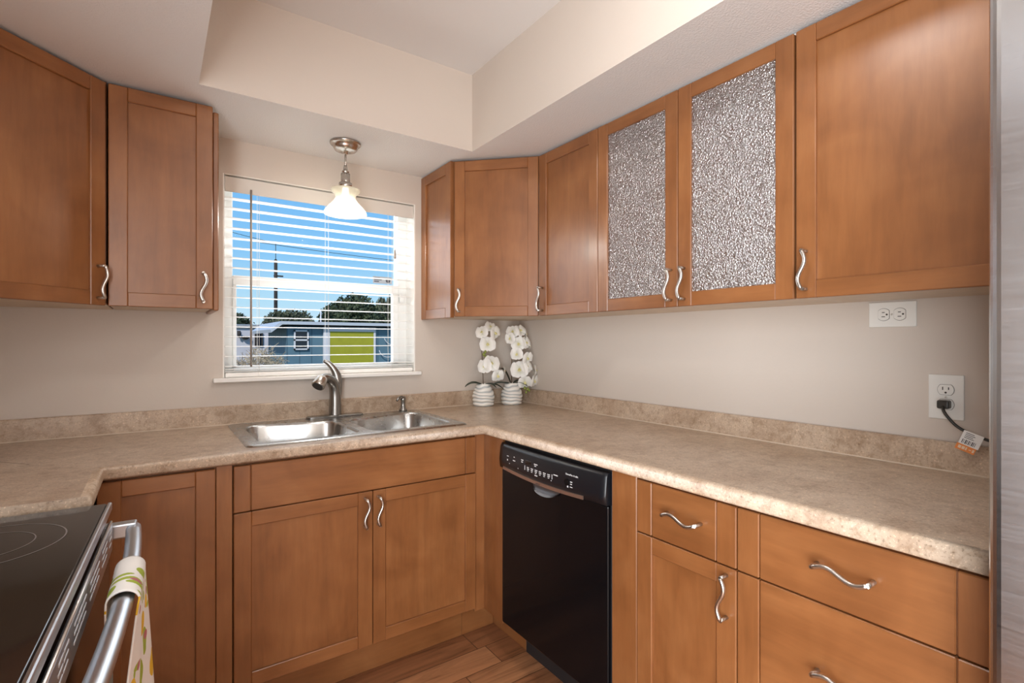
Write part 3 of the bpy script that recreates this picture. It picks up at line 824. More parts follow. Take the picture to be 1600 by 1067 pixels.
# printing: local x right, z up, facing -y
def on_panel(x, z): return Matrix.Translation((x, panel_y(x, z)-.0012, z)) @ Matrix.Rotation(PI/2, 4, 'X')
text_mesh('lettering', 'SilencePlus 44 dBA', .0078, 'print', cp, on_panel(.405, .8255))
text_mesh('lettering', 'BOSCH', .0068, 'print_dark', cp, Matrix.Translation((.255, -.0305, .7605)) @ Matrix.Rotation(PI/2, 4, 'X'))
mb = MB()
for x, z, w_, h_ in ((.060, .822, .012, .0025), (.063, .808, .005, .006), (.108, .826, .006, .003), (.104, .813, .016, .003), (.158, .826, .014, .003), (.160, .819, .010, .003),
                     (.238, .826, .020, .0028), (.241, .820, .010, .0028), (.346, .812, .022, .003), (.428, .806, .010, .003), (.429, .799, .008, .003), (.428, .790, .012, .0025), (.415, .789, .006, .006),
                     (.245, .7885, .016, .003), (.183, .803, .0025, .016), (.338, .803, .0025, .016), *[(.197 + .0235*i, .8065, (.012, .014, .015, .013, .015, .014)[i], .0026) for i in range(6)], *[(.198 + .0235*i, .8010, (.013, .012, .012, .014, .012, .013)[i], .0026) for i in range(6)], *[(.200 + .0235*i, .7955, .008, .0022) for i in range(6)], (.080, .797, .003, .003), (.140, .791, .003, .003), (.335, .790, .003, .003)):
    y = panel_y(x + w_/2, z); mb.box(x, x+w_, y-.0011, y-.0006, z-h_/2, z+h_/2)
mb.build('printed_marks', 'print', cp)
mb = MB(); y = panel_y(.203, .823); mb.box(.186, .222, y-.0016, y, .815, .831, .001); mb.build('display', 'glass_black', cp)
mb = MB(); mb.lathe([(.011, -.012), (.011, 0)], n=20)
for v in mb.bm.verts: x, y, z = v.co; v.co = (.413 + x, panel_y(.413, .80) + z*.25, .802 + y)
mb.build('button', 'black_gloss', cp)
mb = MB(); mb.box(.004, .576, .115, .130, 0, .152, .001); mb.build('toe_panel', 'dark', dw)

# ------------------------------------------------------------------ refrigerator
fr = thing('refrigerator', 'stainless steel refrigerator at the right edge of the kitchen', 'refrigerator', (-.03, -2.1985, 0), R90)
# local x runs to -y, local y runs to +x (front is -y)
mb = MB(); mb.box(.006, .900, -.640, 0, .03, 1.78, .006); mb.build('case', simple('fridge_case_grey', (.20, .20, .21), .5), fr)
mb = MB(); mb.box(0, .450, -.715, -.645, .66, 1.78, .016, 0, 5); d1 = mb.build('door', 'fridge', fr)
mb = MB(); mb.box(.453, .906, -.715, -.645, .66, 1.78, .016, 0, 5); d2 = mb.build('door', 'fridge', fr)
mb = MB(); mb.box(0, .906, -.715, -.645, .06, .652, .016, 0, 5); d3 = mb.build('freezer_drawer', 'fridge', fr)
for d_, x in ((d1, .41), (d2, .495)):
    mb = MB(); mb.tube([(x, -.715, 1.0), (x, -.765, 1.0), (x, -.765, 1.5), (x, -.715, 1.5)], .011, 10); mb.build('door_handle', 'nickel', d_)
mb = MB(); mb.tube([(.2, -.715, .58), (.2, -.765, .58), (.7, -.765, .58), (.7, -.715, .58)], .011, 10); mb.build('drawer_handle', 'nickel', d3)

# ------------------------------------------------------------------ range (local x outwards, y along the front; far end at y 0)
RO = (-1.815, -.966, 0)
rg = thing('electric_range', 'electric stove with black glass cooktop at the lower left', 'stove', RO, math.radians(-2.3))
mb = MB(); mb.box(-.635, -.030, -.758, -.002, .03, .884, .002); mb.build('range_body', simple('range_side_enamel', (.02, .02, .022), .35), rg)
mb = MB(); mb.box(-.64, -.0085, -.760, 0, .8845, .8975, .003); ck = mb.build('cooktop', 'glass_black', rg)
def ring(parent, cx, cy, r0, r1, z=.8979, n=64):
    mb = MB(); bm = mb.bm
    a = [bm.verts.new((cx + r0*math.cos(2*PI*i/n), cy + r0*math.sin(2*PI*i/n), z)) for i in range(n)]
    b = [bm.verts.new((cx + r1*math.cos(2*PI*i/n), cy + r1*math.sin(2*PI*i/n), z)) for i in range(n)]
    for i in range(n): bm.faces.new((a[i], a[(i+1) % n], b[(i+1) % n], b[i]))
    for f in bm.faces: f.normal_update()
    mb.build('burner_ring', 'ring', parent)
ring(ck, -.168, -.190, .1165, .1190); ring(ck, -.168, -.190, .0740, .0760)
ring(ck, -.150, -.585, .0835, .0885)
ring(ck, -.45, -.20, .090, .0925); ring(ck, -.45, -.57, .110, .1125)
mb = MB(); mb.box(-.0080, .000, -.762, .002, .880, .8990, .003, 0, 2); mb.build('front_trim', 'range_steel', rg)
mb = MB(); mb.box(-.029, -.006, -.757, -.003, .800, .8795, .001); mb.build('control_fascia', 'glass_black', rg)
mb = MB()
mb.box(-.0005, .0065, -.735, -.064, .812, .872, .0015, 0)
mb.tube([(.004, -.737, .8722), (.004, -.062, .8722)], .0028, 8, 2)
y = -.078
for g_ in range(5):
    n_ = (1, 2, 3, 3, 2)[g_]
    for j in range(n_):
        for k_ in range(3):
            yy = y - j*.036 - k_*.003
            mb.box(.0062, .0072, yy-.030, yy, .8560-k_*.0120, .8600-k_*.0120, .0004, 1)
    y -= n_*.036 + .036
mb.build('vent_strip', ['range_steel', simple('vent_slot_white', (.72, .76, .82), .3), 'nickel'], rg)
mb = MB(); mb.box(-.029, -.004, -.757, -.003, .20, .798, .004); od = mb.build('oven_door', 'black_gloss', rg)
mb = MB()
pts = [(.040 + .014*(1-(2*i/20-1)**2), -.026 - .705*i/20, .842) for i in range(21)]
mb.tube(pts, .0125, 14, 0, True, (1.15, .95))
for yy in (-.030, -.727):
    mb.box(-.010, .047, yy-.014, yy+.014, .826, .858, .004, 0, 2)
mb.build('oven_handle', 'range_steel', od)
mb = MB(); mb.box(-.029, -.006, -.757, -.003, .05, .195, .003); mb.build('storage_drawer', 'range_steel', rg)

# towel over the oven handle, in the range's frame but a thing of its own
tw_e = tag(bpy.data.objects.new('kitchen_towel', None), 'x', 'towel')
bpy.data.objects.remove(tw_e)
mb = MB(); bm = mb.bm; NU, NV = 26, 44
uvl = bm.loops.layers.uv.new('UVMap')
grid = []
rx, rz_ = .0185, .0160
Lf, Lb = .36, .20
tot = Lf + Lb + PI*.017
for i in range(NU+1):
    s_ = i/NU; row = []
    for j in range(NV+1):
        w_ = j/NV; A_ = PI*.017
        q = w_/.42*Lf if w_ < .42 else (Lf + (w_-.42)/.30*A_ if w_ < .72 else Lf + A_ + (w_-.72)/.28*Lb)
        y0 = -.272 - .150*s_
        bow = .014*(1-(2*(-y0-.026)/.705-1)**2)
        cx = .040 + bow
        fold = math.sin(s_*PI*3.2+.6)
        if q < Lf:                       # outer drop
            dq = Lf - q; k = dq/Lf
            x = cx + rx + .001 + (.016 - .046*s_)*k + fold*.008*k**.7; z = .842 - dq
            y = y0 - .060*k*s_ + .012*k*(1-s_)
        elif q < Lf + PI*.017:
            a = (q-Lf)/.017; x = cx + rx*math.cos(a) + .002*math.cos(a); z = .842 + rz_*math.sin(a)*1.08 + .0012*fold; y = y0
        else:
            dq = q - Lf - PI*.017; k = dq/Lb
            x = cx - rx - .002 - .010*k*(.5+.5*fold) ; z = .842 - dq; y = y0 - .012*k*s_
        row.append((bm.verts.new((x, y, z)), (s_*.20, q)))
    grid.append(row)
for i in range(NU):
    for j in range(NV):
        qd = (grid[i][j], grid[i+1][j], grid[i+1][j+1], grid[i][j+1])
        f = bm.faces.new([v for v, _ in qd]); f.smooth = True
        for lp, (_, uv) in zip(f.loops, qd): lp[uvl].uv = uv
tw = mb.build('kitchen_towel', 'towel')
tag(tw, 'white towel printed with lemons and green leaves draped over the oven handle', 'towel')
tw.location = RO; tw.rotation_euler = (0, 0, math.radians(-2.3))
md = tw.modifiers.new('thick', 'SOLIDIFY'); md.thickness = .0025; md.offset = 1

# ------------------------------------------------------------------ outlets
def receptacle(parent, cx, cz, horizontal=False):
    mb = MB(); pts = []
    for i in range(28):
        a = 2*PI*i/28; x = .0172*math.cos(a); z = max(-.0135, min(.0135, .0172*math.sin(a)))
        pts.append((x, z) if not horizontal else (z, x))
    mb.prism_axis([(cx + x, cz + z) for x, z in pts], -.0085, -.0045, 'y')
    r_ = mb.build('receptacle', 'plate', parent)
    mb = MB(); mb.prism_axis([(cx + x*1.06, cz + z*1.06) for x, z in pts], -.0067, -.0045, 'y'); mb.build('receptacle_gap', 'slot', r_)
    mb = MB()
    for x, z, w_, h_ in ((-.0062, .0035, .0022, .0085), (.0062, .0035, .0022, .0070)):
        if horizontal: x, z, w_, h_ = z-.004, x, h_, w_
        mb.box(cx+x-w_/2, cx+x+w_/2, -.0088, -.0080, cz+z-h_/2, cz+z+h_/2)
    gx, gz = (0, -.0075) if not horizontal else (.0080, 0)
    mb.lathe([(.0026, -.0088), (.0026, -.0080)], n=12)
    for v in mb.bm.verts[-24:]: x, y, z = v.co; v.co = (cx + gx + x, z, cz + gz + y)
    mb.build('slots', 'slot', r_)
    return r_
o1 = thing('wall_outlet', 'horizontal white double outlet on the right wall directly below the big cabinet', 'outlet', (0, -1.838, 1.335), R90, 'kitchen outlets')
mb = MB(); mb.box(-.0575, .0575, -.0065, -.0005, -.036, .036, .002, 0, 2); mb.build('cover_plate', 'plate', o1)
receptacle(o1, -.0195, 0, True); receptacle(o1, .0195, 0, True)
mb = MB(); mb.sphere((0, -.0066, 0), .0028, (1, .4, 1)); mb.build('screw', 'nickel', o1)
o2 = thing('wall_outlet', 'upright white outlet with a black cord plugged into its lower socket', 'outlet', (0, -1.960, 1.109), R90, 'kitchen outlets')
mb = MB(); mb.box(-.0375, .0375, -.0065, -.0005, -.0595, .0595, .002, 0, 2); mb.build('cover_plate', 'plate', o2)
receptacle(o2, 0, .0195); receptacle(o2, 0, -.0195)
mb = MB(); mb.sphere((0, -.0066, 0), .0028, (1, .4, 1)); mb.build('screw', 'nickel', o2)
# cord, in the wall's frame (local x to -y, local -y into the room)
pc = thing('cord_with_plug', 'black power cord plugged into the upright outlet, running behind the refrigerator', 'power cord', (0, -1.960, 1.0895), R90)
mb = MB(); mb.box(-.013, .013, -.034, -.0092, -.010, .012, .004, 0, 3); mb.build('plug', 'cordblk', pc)
mb = MB()
pts = [(0, -.030, -.002), (.004, -.040, -.014), (.014, -.043, -.030), (.030, -.040, -.050), (.050, -.036, -.064), (.072, -.032, -.073), (.098, -.030, -.082), (.130, -.026, -.090), (.17, -.02, -.092)]
sm = []
for i in range(len(pts)-1):
    p_, q_ = Vector(pts[i]), Vector(pts[i+1]); a_ = Vector(pts[max(0, i-1)]); b_ = Vector(pts[min(len(pts)-1, i+2)])
    for t in (0, .25, .5, .75):
        sm.append(.5*((2*p_) + (q_-a_)*t + (2*a_-5*p_+4*q_-b_)*t*t + (3*p_-a_-3*q_+b_)*t**3))
mb.tube(sm, .0038, 8); mb.build('cable', 'cordblk', pc)
# paper flag on the cord
def flag(name, pts, mat, parent, thick=.0006):
    mb = MB(); bm = mb.bm
    A = [bm.verts.new(p) for p in pts]; Bv = [bm.verts.new((p[0], p[1]+thick, p[2])) for p in pts]
    n = len(A); bm.faces.new(A); bm.faces.new(Bv[::-1])
    for i in range(n): bm.faces.new((A[i], Bv[i], Bv[(i+1) % n], A[(i+1) % n]))
    return mb.build(name, mat, parent)
TA = Vector((.062, -.0415, -.070)); ux = Vector((.94, 0, -.34)).normalized(); uz = Vector((-.34, 0, -.94)).normalized()
def tp(a, b, y=0.): v = TA + ux*a + uz*b; return (v.x, v.y + y, v.z)
fg = flag('tag', [tp(-.019, -.006), tp(.022, -.006), tp(.022, .030), tp(-.019, .030)], 'paper', pc)
fo = flag('tag_end', [tp(-.021, .030), tp(.019, .030), tp(.019, .046), tp(-.021, .046)], 'tag_orange', pc)
mb = MB()
for i in range(9):
    a = -.014 + .0033*i; w_ = (.0016, .0009, .0022, .0012, .0018, .0009, .0020, .0014, .001)[i]
    mb.quad(tp(a, .016, -.0004), tp(a+w_, .016, -.0004), tp(a+w_, .027, -.0004), tp(a, .027, -.0004))
for i in range(4): mb.quad(tp(-.013, -.002+.0042*i, -.0004), tp(.004+.003*(i % 2), -.002+.0042*i, -.0004), tp(.004+.003*(i % 2), -.0005+.0042*i, -.0004), tp(-.013, -.0005+.0042*i, -.0004))
mb.build('tag_print', 'print_dark', fg, normals=False)
mb = MB()
for a, b, w_, h_ in ((-.016, .034, .006, .008), (-.0085, .034, .006, .008), (-.001, .034, .003, .008), (.006, .037, .005, .002), (.013, .034, .004, .008)):
    mb.quad(tp(a, b, -.0004), tp(a+w_, b, -.0004), tp(a+w_, b+h_, -.0004), tp(a, b+h_, -.0004))
mb.build('tag_print', simple('tag_cream_print', (.8, .62, .45), .6), fo, normals=False)

# ------------------------------------------------------------------ pendant lamp
PO = (-1.075, -.232, ZS)
pd = thing('pendant_lamp', 'small nickel pendant lamp with white bell glass shade hanging before the window', 'pendant lamp', PO)
mb = MB(); mb.lathe([(.064, -.0005), (.064, -.006), (.060, -.010), (.052, -.012), (.050, -.022), (.044, -.032), (.030, -.036), (.012, -.037), (.010, -.046), (.006, -.050)], n=40); mb.build('canopy', 'lamp_metal', pd)
mb = MB(); mb.tube([(0, 0, -.04), (0, 0, -.125)], .0045, 10); mb.build('rod', 'lamp_metal', pd)
mb = MB(); mb.lathe([(.006, -.095), (.009, -.105), (.010, -.118), (.015, -.120), (.015, -.124), (.010, -.128), (.019, -.131), (.0195, -.166), (.0195, -.169), (.0270, -.171), (.0275, -.191), (.022, -.194)], n=28); mb.build('socket_cup', 'lamp_metal', pd)
mb = MB()
out = [(.022, -.193), (.050, -.194), (.060, -.198), (.061, -.203), (.054, -.211), (.045, -.219), (.041, -.229), (.044, -.240), (.053, -.254), (.066, -.268), (.077, -.280), (.084, -.290), (.087, -.299), (.087, -.303)]
inn = [(r_-.003, z_ + (.0 if i > 3 else -.003)) for i, (r_, z_) in enumerate(out)][::-1]
mb.lathe(out + inn, n=48, cap0=False, cap1=False); mb.build('lamp_shade', 'shade', pd)
mb = MB(); mb.lathe([(.012, -.194), (.013, -.215), (.018, -.235), (.025, -.255), (.027, -.270), (.022, -.284), (.012, -.291), (.002, -.2925)], n=24); mb.build('light_bulb', 'bulb', pd)
ld = bpy.data.lights.new('pendant_light', 'POINT'); lo = bpy.data.objects.new('pendant_light', ld); COL.objects.link(lo)
ld.energy = PENDANT_W; ld.color = (1, .96, .90); ld.shadow_soft_size = .02; lo.parent = pd; lo.location = (0, 0, -.296+.001)

# flush ceiling lamps in the raised ceiling (behind the picture's top edge); the rear one is added for fill
def flush(x, y, mat, label):
    t_ = thing('ceiling_lamp', label, 'ceiling lamp', (x, y, ZC), 0, 'flush ceiling lamps')
    mb = MB(); mb.lathe([(.165, -.0005), (.165, -.022), (.15, -.026)], n=40); mb.build('lamp_base', 'lamp_metal', t_)
    mb = MB(); mb.lathe([(.150, -.027), (.145, -.045), (.120, -.066), (.08, -.080), (.03, -.087), (.005, -.088)], n=40); mb.build('lamp_shade', mat, t_)
flush(-1.17, -1.75, 'ceil_lamp', 'round flush ceiling lamp in the raised kitchen ceiling near the window')
flush(-1.05, -3.40, 'rear_fill', 'added round flush fill lamp on the raised kitchen ceiling towards the rear')

# ------------------------------------------------------------------ orchids
def petal_mesh(length, width, cup, nx=6, ny=6):
    pts = []
    for i in range(ny+1):
        v = i/ny; w = width*math.sin(PI*min(1, .06 + v*.94))**.62*(.55 + .75*v)*.62
        pts.append([((j/nx*2-1)*w, v*length, cup*math.sin(v*PI*.9)*length*.35 - cup*((j/nx*2-1)**2)*w*.35) for j in range(nx+1)])
    return pts
def add_grid(bm, pts, Mx, mi=0):
    vs = [[bm.verts.new(Mx @ Vector(p)) for p in row] for row in pts]
    for a, b in zip(vs, vs[1:]):
        for j in range(len(a)-1):
            f = bm.faces.new((a[j], a[j+1], b[j+1], b[j])); f.smooth = True; f.material_index = mi
def flower_mesh():
    mb = MB(); bm = mb.bm       # flower faces +z in its own frame
    for a in (90, 228, 312):
        add_grid(bm, petal_mesh(.042, .038, .25), Matrix.Rotation(math.radians(a-90), 4, 'Z') @ Matrix.Translation((0, .002, -.002)))
    for a in (8, 172):
        add_grid(bm, petal_mesh(.046, .062, .45), Matrix.Rotation(math.radians(a-90), 4, 'Z') @ Matrix.Translation((0, .000, .006)))
    me_o = mb.build('flower', 'petal', None, normals=False)
    mb = MB(); mb.sphere((0, .002, .008), .006, (1, 1, .9), 0, 10, 8)
    add_grid(mb.bm, petal_mesh(.018, .016, 1.2, 4, 4), Matrix.Rotation(math.radians(180), 4, 'Z') @ Matrix.Rotation(math.radians(35), 4, 'X') @ Matrix.Translation((0, 0, .006)))
    lip = mb.build('lip', 'lip', me_o, normals=False)
    return me_o
def vase_mb():
    H, n = .118, 48; mb = MB(); bm = mb.bm
    lay = bm.loops.layers.color.new('glaze')
    rows = []; N = 72
    cols = {}
    for i in range(N+1):
        v = i/N; z = v*H
        r0 = .047 + .0125*math.sin(PI*min(1, .18 + v*.62)) - .020*max(0, v-.50)/.50
        row = []
        for j in range(n):
            a = 2*PI*j/n
            ph = v*5.8 + .20*math.sin(a+1.1+v*4) + .12*math.sin(2*a+v*9) + .08*math.sin(5*a+v*3)
            g = abs(math.sin(ph*PI)); rr_ = r0 - .0060 + .0072*g**.6
            if i == 0: rr_ -= .005
            vv = bm.verts.new((rr_*math.cos(a), rr_*math.sin(a), z)); cols[vv] = g; row.append(vv)
        rows.append(row)
    inner = [bm.verts.new(((v_.co.x)*.86, v_.co.y*.86, H-.002)) for v_ in rows[-1]]
    inner2 = [bm.verts.new(((v_.co.x)*.82, v_.co.y*.82, H-.012)) for v_ in rows[-1]]
    for q_ in inner + inner2: cols[q_] = 1
    rows += [inner, inner2]
    for a, b in zip(rows, rows[1:]):
        for j in range(n):
            f = bm.faces.new((a[j], a[(j+1) % n], b[(j+1) % n], b[j])); f.smooth = True
            for lp in f.loops: g = cols[lp.vert]; lp[lay] = (g, g, g, 1)
    bm.faces.new(rows[0][::-1]); bm.faces.new(rows[-1])
    return mb
def leaf(parent, base, az, length, width, rise, droop):
    mb = MB(); bm = mb.bm; N = 10; vs = []
    d_ = Vector((math.cos(az), math.sin(az), 0)); s_ = Vector((-math.sin(az), math.cos(az), 0))
    for i in range(N+1):
        t = i/N; w = width*math.sin(PI*(.06 + .94*t)**.8)**.7*.5 if t < 1 else .0006
        c_ = Vector(base) + d_*length*t + Vector((0, 0, rise*math.sin(t*PI*.55) - droop*t*t))
        vs.append([bm.verts.new(c_ + s_*w*k + Vector((0, 0, abs(k)*w*.35))) for k in (-1, -.5, 0, .5, 1)])
    for a, b in zip(vs, vs[1:]):
        for j in range(4):
            f = bm.faces.new((a[j], a[j+1], b[j+1], b[j])); f.smooth = True
    o = mb.build('leaf', 'leaf', parent, normals=False)
    m_ = o.modifiers.new('thick', 'SOLIDIFY'); m_.thickness = .0015
    return o
proto_fl = flower_mesh()
first = [True]
def orchid(loc, label, flowers, stem_pts, leaves, buds):
    u = thing('potted_orchid', label, 'orchid', loc, 0, 'potted orchids')
    vase_mb().build('vase', 'vase', u)
    mb = MB(); mb.lathe([(.030, .104), (.028, .1085), (.012, .111)], n=20); mb.build('moss', 'bark', u)
    mb = MB(); mb.tube(stem_pts, .0022, 6); mb.build('stem', 'stem', u)
    for l_ in leaves: leaf(u, *l_)
    for (x, y, z, sc, az, el, roll) in flowers:
        if first[0]:
            f = proto_fl; first[0] = False; f.parent = u
        else:
            f = copy_tree(proto_fl, u)
        dirv = Vector((math.cos(el)*math.sin(az), -math.cos(el)*math.cos(az), math.sin(el)))
        f.matrix_local = Matrix.Translation((x, y, z)) @ (dirv.to_track_quat('Z', 'Y').to_matrix().to_4x4()) @ Matrix.Rotation(roll, 4, 'Z') @ Matrix.Scale(sc, 4)
    for (x, y, z, r_) in buds:
        mb = MB(); mb.sphere((x, y, z), r_, (1, 1, 1.35), 0, 10, 8); mb.build('bud', 'bud', u)
# local z measured from the counter; az 0 faces the camera side (-y), negative turns towards -x
V1 = (-.298, -.088, .914); V2 = (-.137, -.122, .914)
F1 = [(-.318, .392, .80, -.9, .25, .2), (-.276, .420, .72, -.1, .5, -.3), (-.256, .388, .85, .25, -.1, .5),
      (-.284, .328, .98, -.5, .1, .1), (-.306, .212, .92, -1.0, .15, .1), (-.276, .226, 1.0, -.3, .3, -.2), (-.222, .218, .80, .7, .2, .3), (-.228, .160, .80, -.2, -.3, .1), (-.196, .186, .62, .9, 0, .2)]
F1 = [(x - V1[0], -.020 - .012*(i % 3) , z + .0, s, a, e2, r_) for i, (x, z, s, a, e2, r_) in enumerate(F1)]
orchid(V1, 'white orchid in a ribbed vase, the left one of the corner pair, nearer the window', F1,
       [(0, 0, .10), (-.004, .0, .20), (-.010, .002, .30), (-.006, .0, .36), (.012, -.004, .405), (.028, -.008, .41)],
       [((-.01, 0, .108), PI+.25, .125, .034, .030, .030), ((-.005, .0, .108), PI-.35, .075, .024, .026, .012), ((.01, -.005, .108), -.25, .105, .036, .018, .045), ((.0, -.01, .108), -1.0, .07, .03, .02, .03)],
       [(-.012, -.024, .275, .008), (.000, -.026, .262, .007), (-.004, -.026, .288, .007)])
F2 = [(-.165, .395, .80, -.8, .3, .1), (-.126, .400, .80, .0, .5, .3), (-.196, .360, .72, -1.2, -.1, .2), (-.084, .385, .80, .9, .1, 0), (-.136, .330, .92, -.6, .0, .4), (-.098, .336, .80, .3, .2, .2),
      (-.056, .322, .68, 1.0, .0, .1), (-.145, .276, .80, -.9, -.1, .1), (-.088, .254, .80, .1, -.3, .3),
      (-.120, .190, 1.10, -.7, .1, .1), (-.088, .206, .92, .1, .4, .2), (-.036, .186, .88, .8, .1, 0), (-.086, .122, .88, -.4, -.4, .2), (-.034, .126, .84, .4, -.2, .1)]
F2 = [(x - V2[0], -.050 - .012*(i % 3), z, s, a, e2, r_) for i, (x, z, s, a, e2, r_) in enumerate(F2)]
orchid(V2, 'white orchid in a ribbed vase, the right one of the corner pair', F2,
       [(0, 0, .10), (-.006, -.008, .20), (-.010, -.018, .30), (-.004, -.03, .36), (.02, -.04, .39), (.045, -.045, .38)],
       [((-.01, -.002, .108), PI+.15, .135, .036, .022, .018), ((-.005, .0, .108), 2.4, .06, .05, .085, .0), ((.005, -.01, .108), -.9, .08, .034, .02, .03), ((.01, 0, .108), -.1, .06, .03, .03, .02)],
       [(.048, -.055, .090, .007), (.066, -.056, .084, .007), (.058, -.055, .066, .006), (.078, -.055, .076, .006), (.030, -.05, .262, .007)])

# ------------------------------------------------------------------ outdoors
GZ = -.45
mb = MB(); mb.box(-40, 50, .25, 90, GZ-.2, GZ); structure(mb.build('ground', 'grass'))
SH = (1.01, 11.6, GZ)
sh = thing('garden_shed', 'blue garden shed with a lime green door and white trim seen through the window', 'shed', SH)
mb = MB(); mb.box(0, 3.75, 0, 2.6, 0, 2.10); mb.build('wall', 'shed_blue', sh)
mb = MB(); mb.prism_axis([(-.40, 1.93), (-.14, 2.14), (3.95, 2.14), (3.95, 2.22), (-.16, 2.22), (-.42, 2.01)], -.22, 2.8, 'y'); mb.build('roof', 'shed_roof', sh)
mb = MB(); mb.box(1.07, 2.27, -.05, 0, .05, 1.975, .004); gd = mb.build('door', 'shed_green', sh)
mb = MB(); mb.sphere((1.64, -.08, .97), .035); mb.build('door_knob', 'pole', gd)
mb = MB(); mb.box(.90, 1.07, -.06, 0, 0, 2.10, .004); mb.box(2.27, 2.33, -.06, 0, 0, 2.10, .004); mb.box(1.07, 2.27, -.06, 0, 1.975, 2.10, .004); mb.build('door_trim', 'shed_white', sh)
for x0, x1, z0, z1 in ((.17, .53, 1.49, 2.00), (2.82, 3.2, 1.52, 2.03)):
    mb = MB()
    for q in ((x0, x1, z0, z0+.035), (x0, x1, z1-.035, z1), (x0, x1, (z0+z1)/2-.02, (z0+z1)/2+.02)): mb.box(q[0], q[1], -.05, 0, q[2], q[3])
    mb.box(x0, x0+.035, -.05, 0, z0, z1); mb.box(x1-.035, x1, -.05, 0, z0, z1)
    f = mb.build('window_frame', 'shed_white', sh)
    mb = MB(); mb.box(x0+.03, x1-.03, -.02, -.002, z0+.03, z1-.03); mb.build('pane', 'dark_glass', f)
# white hoops leaning on the shed
for i, (x, z, r_, a0, a1) in enumerate(((2.60, 1.90, .30, 3.5, 5.0), (2.42, 1.52, .26, 3.4, 5.0), (2.72, 0.92, .30, .9, 2.6))):
    mb = MB(); mb.tube([(x + r_*math.cos(a0+(a1-a0)*t/10)+.25, 0, z + r_*math.sin(a0+(a1-a0)*t/10)+.1) for t in range(11)], .012, 6)
    o = mb.build('garden_hoop', 'shed_white'); o.location = (SH[0], SH[1]-.09, GZ-.1)
    tag(o, ('highest', 'middle', 'lowest')[i] + ' curved white hoop against the blue shed right of its green door', 'hoop', 'white hoops by the shed')
# neighbour house
NH = (-1.9, 16.0, GZ)
nh = thing('neighbour_house', 'low pale lavender house with grey roof beyond the dry bush outside', 'house', NH)
mb = MB(); mb.box(0, 3.5, 0, 5, 0, 2.14); mb.build('wall', 'house_white', nh)
mb = MB(); mb.prism_axis([(-.06, 2.14), (-.06, 2.24), (5.3, 2.42), (5.3, 2.32)], -.3, 3.8, 'x'); mb.build('roof', 'house_roof', nh)
mb = MB()
for q in ((2.80, 2.84), (3.0, 3.04)): mb.box(q[0], q[1], -.05, 0, 1.55, 1.99)
mb.box(2.80, 3.04, -.05, 0, 1.55, 1.58); mb.box(2.80, 3.04, -.05, 0, 1.96, 1.99); f = mb.build('window_frame', 'pole', nh)
mb = MB(); mb.box(2.83, 3.01, -.02, -.001, 1.57, 1.97); mb.build('pane', 'dark_glass', f)
hb = tag(MB().sphere((0, 0, 0), .13, (1, .7, .8), 0, 14, 8).build('hanging_basket', 'pole'), 'dark round hanging basket on the pale lavender house wall', 'basket')
for v in hb.data.vertices:
    if v.co.z > 0: v.co.z *= .12
hb.location = (.62, 15.90, 1.42)
wl = thing('wall_lamp', 'small dark wall lamp on the pale lavender house, left of the basket', 'lamp', (.44, 15.98, 1.50))
mb = MB(); mb.box(-.05, .05, -.02, 0, -.06, .10, .005); mb.build('back_plate', 'pole', wl)
mb = MB(); mb.lathe([(.03, -.12), (.06, .02), (.02, .08)], (0, -.08), 10); mb.build('lamp_shade', 'pole', wl)

def tree(x, y, lobes, label, mat, n, leaf_s, trunk_h, up=False):
    t_ = thing('tree', label, 'tree', (x, y, GZ), 0, 'trees beyond the shed')
    mb = MB(); mb.tube([(0, 0, 0), (.05, .03, trunk_h*.5), (.0, .0, trunk_h)], [.16, .12, .08], 8); mb.build('trunk', 'bark', t_)
    mb = MB(); bm = mb.bm; tot_v = sum(l[3]*l[4]*l[5] for l in lobes)
    for (cx, cy, cz, ax, ay, az) in lobes:
        for _ in range(int(n*ax*ay*az/tot_v)):
            d_ = Vector((random.gauss(0, 1), random.gauss(0, 1), random.gauss(0, 1))).normalized()
            r_ = random.uniform(.55, 1.0) + random.uniform(0, .14)
            c_ = Vector((cx + d_.x*ax*r_, cy + d_.y*ay*r_, cz + d_.z*az*r_))
            nrm = Vector((random.gauss(0, 1), random.gauss(0, 1), random.gauss(0, 1))).normalized()
            a_ = nrm.orthogonal().normalized(); b_ = nrm.cross(a_)
            s1 = leaf_s*random.uniform(.6, 1.3); s2 = s1*.45
            if up: a_ = (Vector((0, 0, 1)) + nrm*.3).normalized(); b_ = a_.cross(nrm).normalized(); s1 *= 1.5
            f = bm.faces.new([bm.verts.new(c_ + v) for v in (a_*s1, b_*s2, -a_*s1, -b_*s2)])
        # dense core
        q = bmesh.ops.create_icosphere(bm, subdivisions=2, radius=1, matrix=Matrix.Translation((cx, cy, cz)) @ Matrix.Diagonal((ax*.78, ay*.78, az*.78, 1)))
    mb.build('foliage', mat, t_, normals=False)
tree(1.3, 26, [(0, 0, 2.5, .9, .9, .62), (.55, 0, 2.2, .6, .6, .45)], 'small dark tree above the lavender house roof at the far left of the view', 'foliage', 2600, .10, 2.0)
tree(4.0, 26, [(-.5, 0, 2.6, .8, .8, .65), (.25, 0, 2.75, .9, .8, .60), (.9, 0, 2.35, .6, .6, .45)], 'low bushy tree behind the utility pole above the shed roof', 'foliage2', 3600, .10, 2.0)
tree(7.2, 26, [(-.7, 0, 2.9, 1.0, 1.0, .95), (.2, 0, 3.45, 1.1, 1.0, .90), (.9, 0, 2.8, 1.1, 1.0, 1.0)], 'large dark dense tree right of the middle above the green shed door', 'foliage', 5600, .12, 2.4)
tree(10.9, 30.0, [(-.52, 0, 3.0, .46, .46, 1.50), (.2, 0, 3.1, .46, .46, 1.55), (.9, 0, 2.8, .5, .46, 1.3)], 'upright columnar tree at the right edge of the window view', 'foliage2', 3400, .13, 2.2, True)
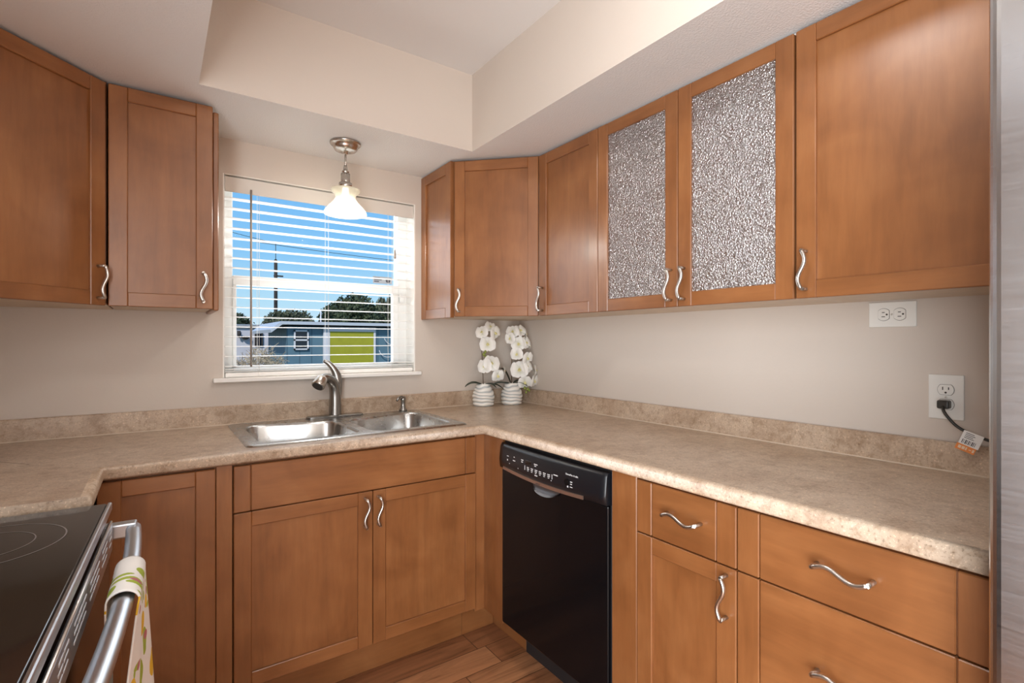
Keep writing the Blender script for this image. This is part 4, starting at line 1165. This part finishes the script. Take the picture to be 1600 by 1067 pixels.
# dry brush
db = thing('dry_bush', 'tangled tan dry bush in front of the lavender house, left of the shed', 'bush', (-.15, 9.2, GZ))
mb = MB(); bm = mb.bm
for _ in range(2600):
    x = random.uniform(-.75, .60); y = random.uniform(-.35, .35); top = 1.44 + .12*math.sin(x*7) + random.uniform(-.25, .10)
    z0 = random.uniform(.5, top); l_ = random.uniform(.08, .24); a_ = random.uniform(0, 2*PI); k_ = random.uniform(-1, 1)
    d_ = Vector((math.cos(a_), math.sin(a_)*.6, k_)).normalized()*l_; w_ = Vector((-d_.z, 0, d_.x)).normalized()*random.uniform(.004, .010)
    p_ = Vector((x, y, z0)); bm.faces.new([bm.verts.new(v) for v in (p_-w_, p_+w_, p_+d_+w_*.4, p_+d_-w_*.4)])
mb.build('twigs', 'dry', db, normals=False)
mb = MB()
for i in range(12):
    x = -.7 + .115*i; mb.tube([(x, 0, 0), (x+random.uniform(-.1, .1), .05, .6), (x+random.uniform(-.2, .2), 0, 1.3)], [.02, .014, .005], 5)
mb.build('branches', 'bark', db)
# pole and wires
up_ = thing('utility_pole', 'tall dark utility pole with thin wires rising above the trees left of the middle', 'pole', (3.70, 28.2, GZ))
mb = MB(); mb.lathe([(.105, 0), (.09, 6.20), (.03, 6.28)], n=10); mb.build('shaft', 'pole', up_)
mb = MB(); mb.box(-.10, .38, -.04, .04, 5.30, 5.38); mb.build('crossarm', 'pole', up_)
mb = MB(); mb.tube([(0, 0, 6.25), (0, 0, 7.2)], .018, 5); mb.build('pin', 'pole', up_)
for p_, q_ in (((-9.5, -2.5, 7.25), (19, -2.5, 6.6)), ((-9.5, -3.5, 9.4), (0, 0, 7.15))):
    mb = MB(); A, B_ = Vector(p_), Vector(q_)
    mb.tube([A.lerp(B_, t/12) - Vector((0, 0, .5*math.sin(PI*t/12))) for t in range(13)], .014, 5)
    mb.build('wire', 'wire', up_)
mp = tag(MB().tube([(0, 0, 0), (0, 0, 3.22)], .032, 6).build('mast', 'shed_white'), 'thin pale mast above the shed roof between the trees', 'mast'); mp.location = (4.93, 23.6, GZ)
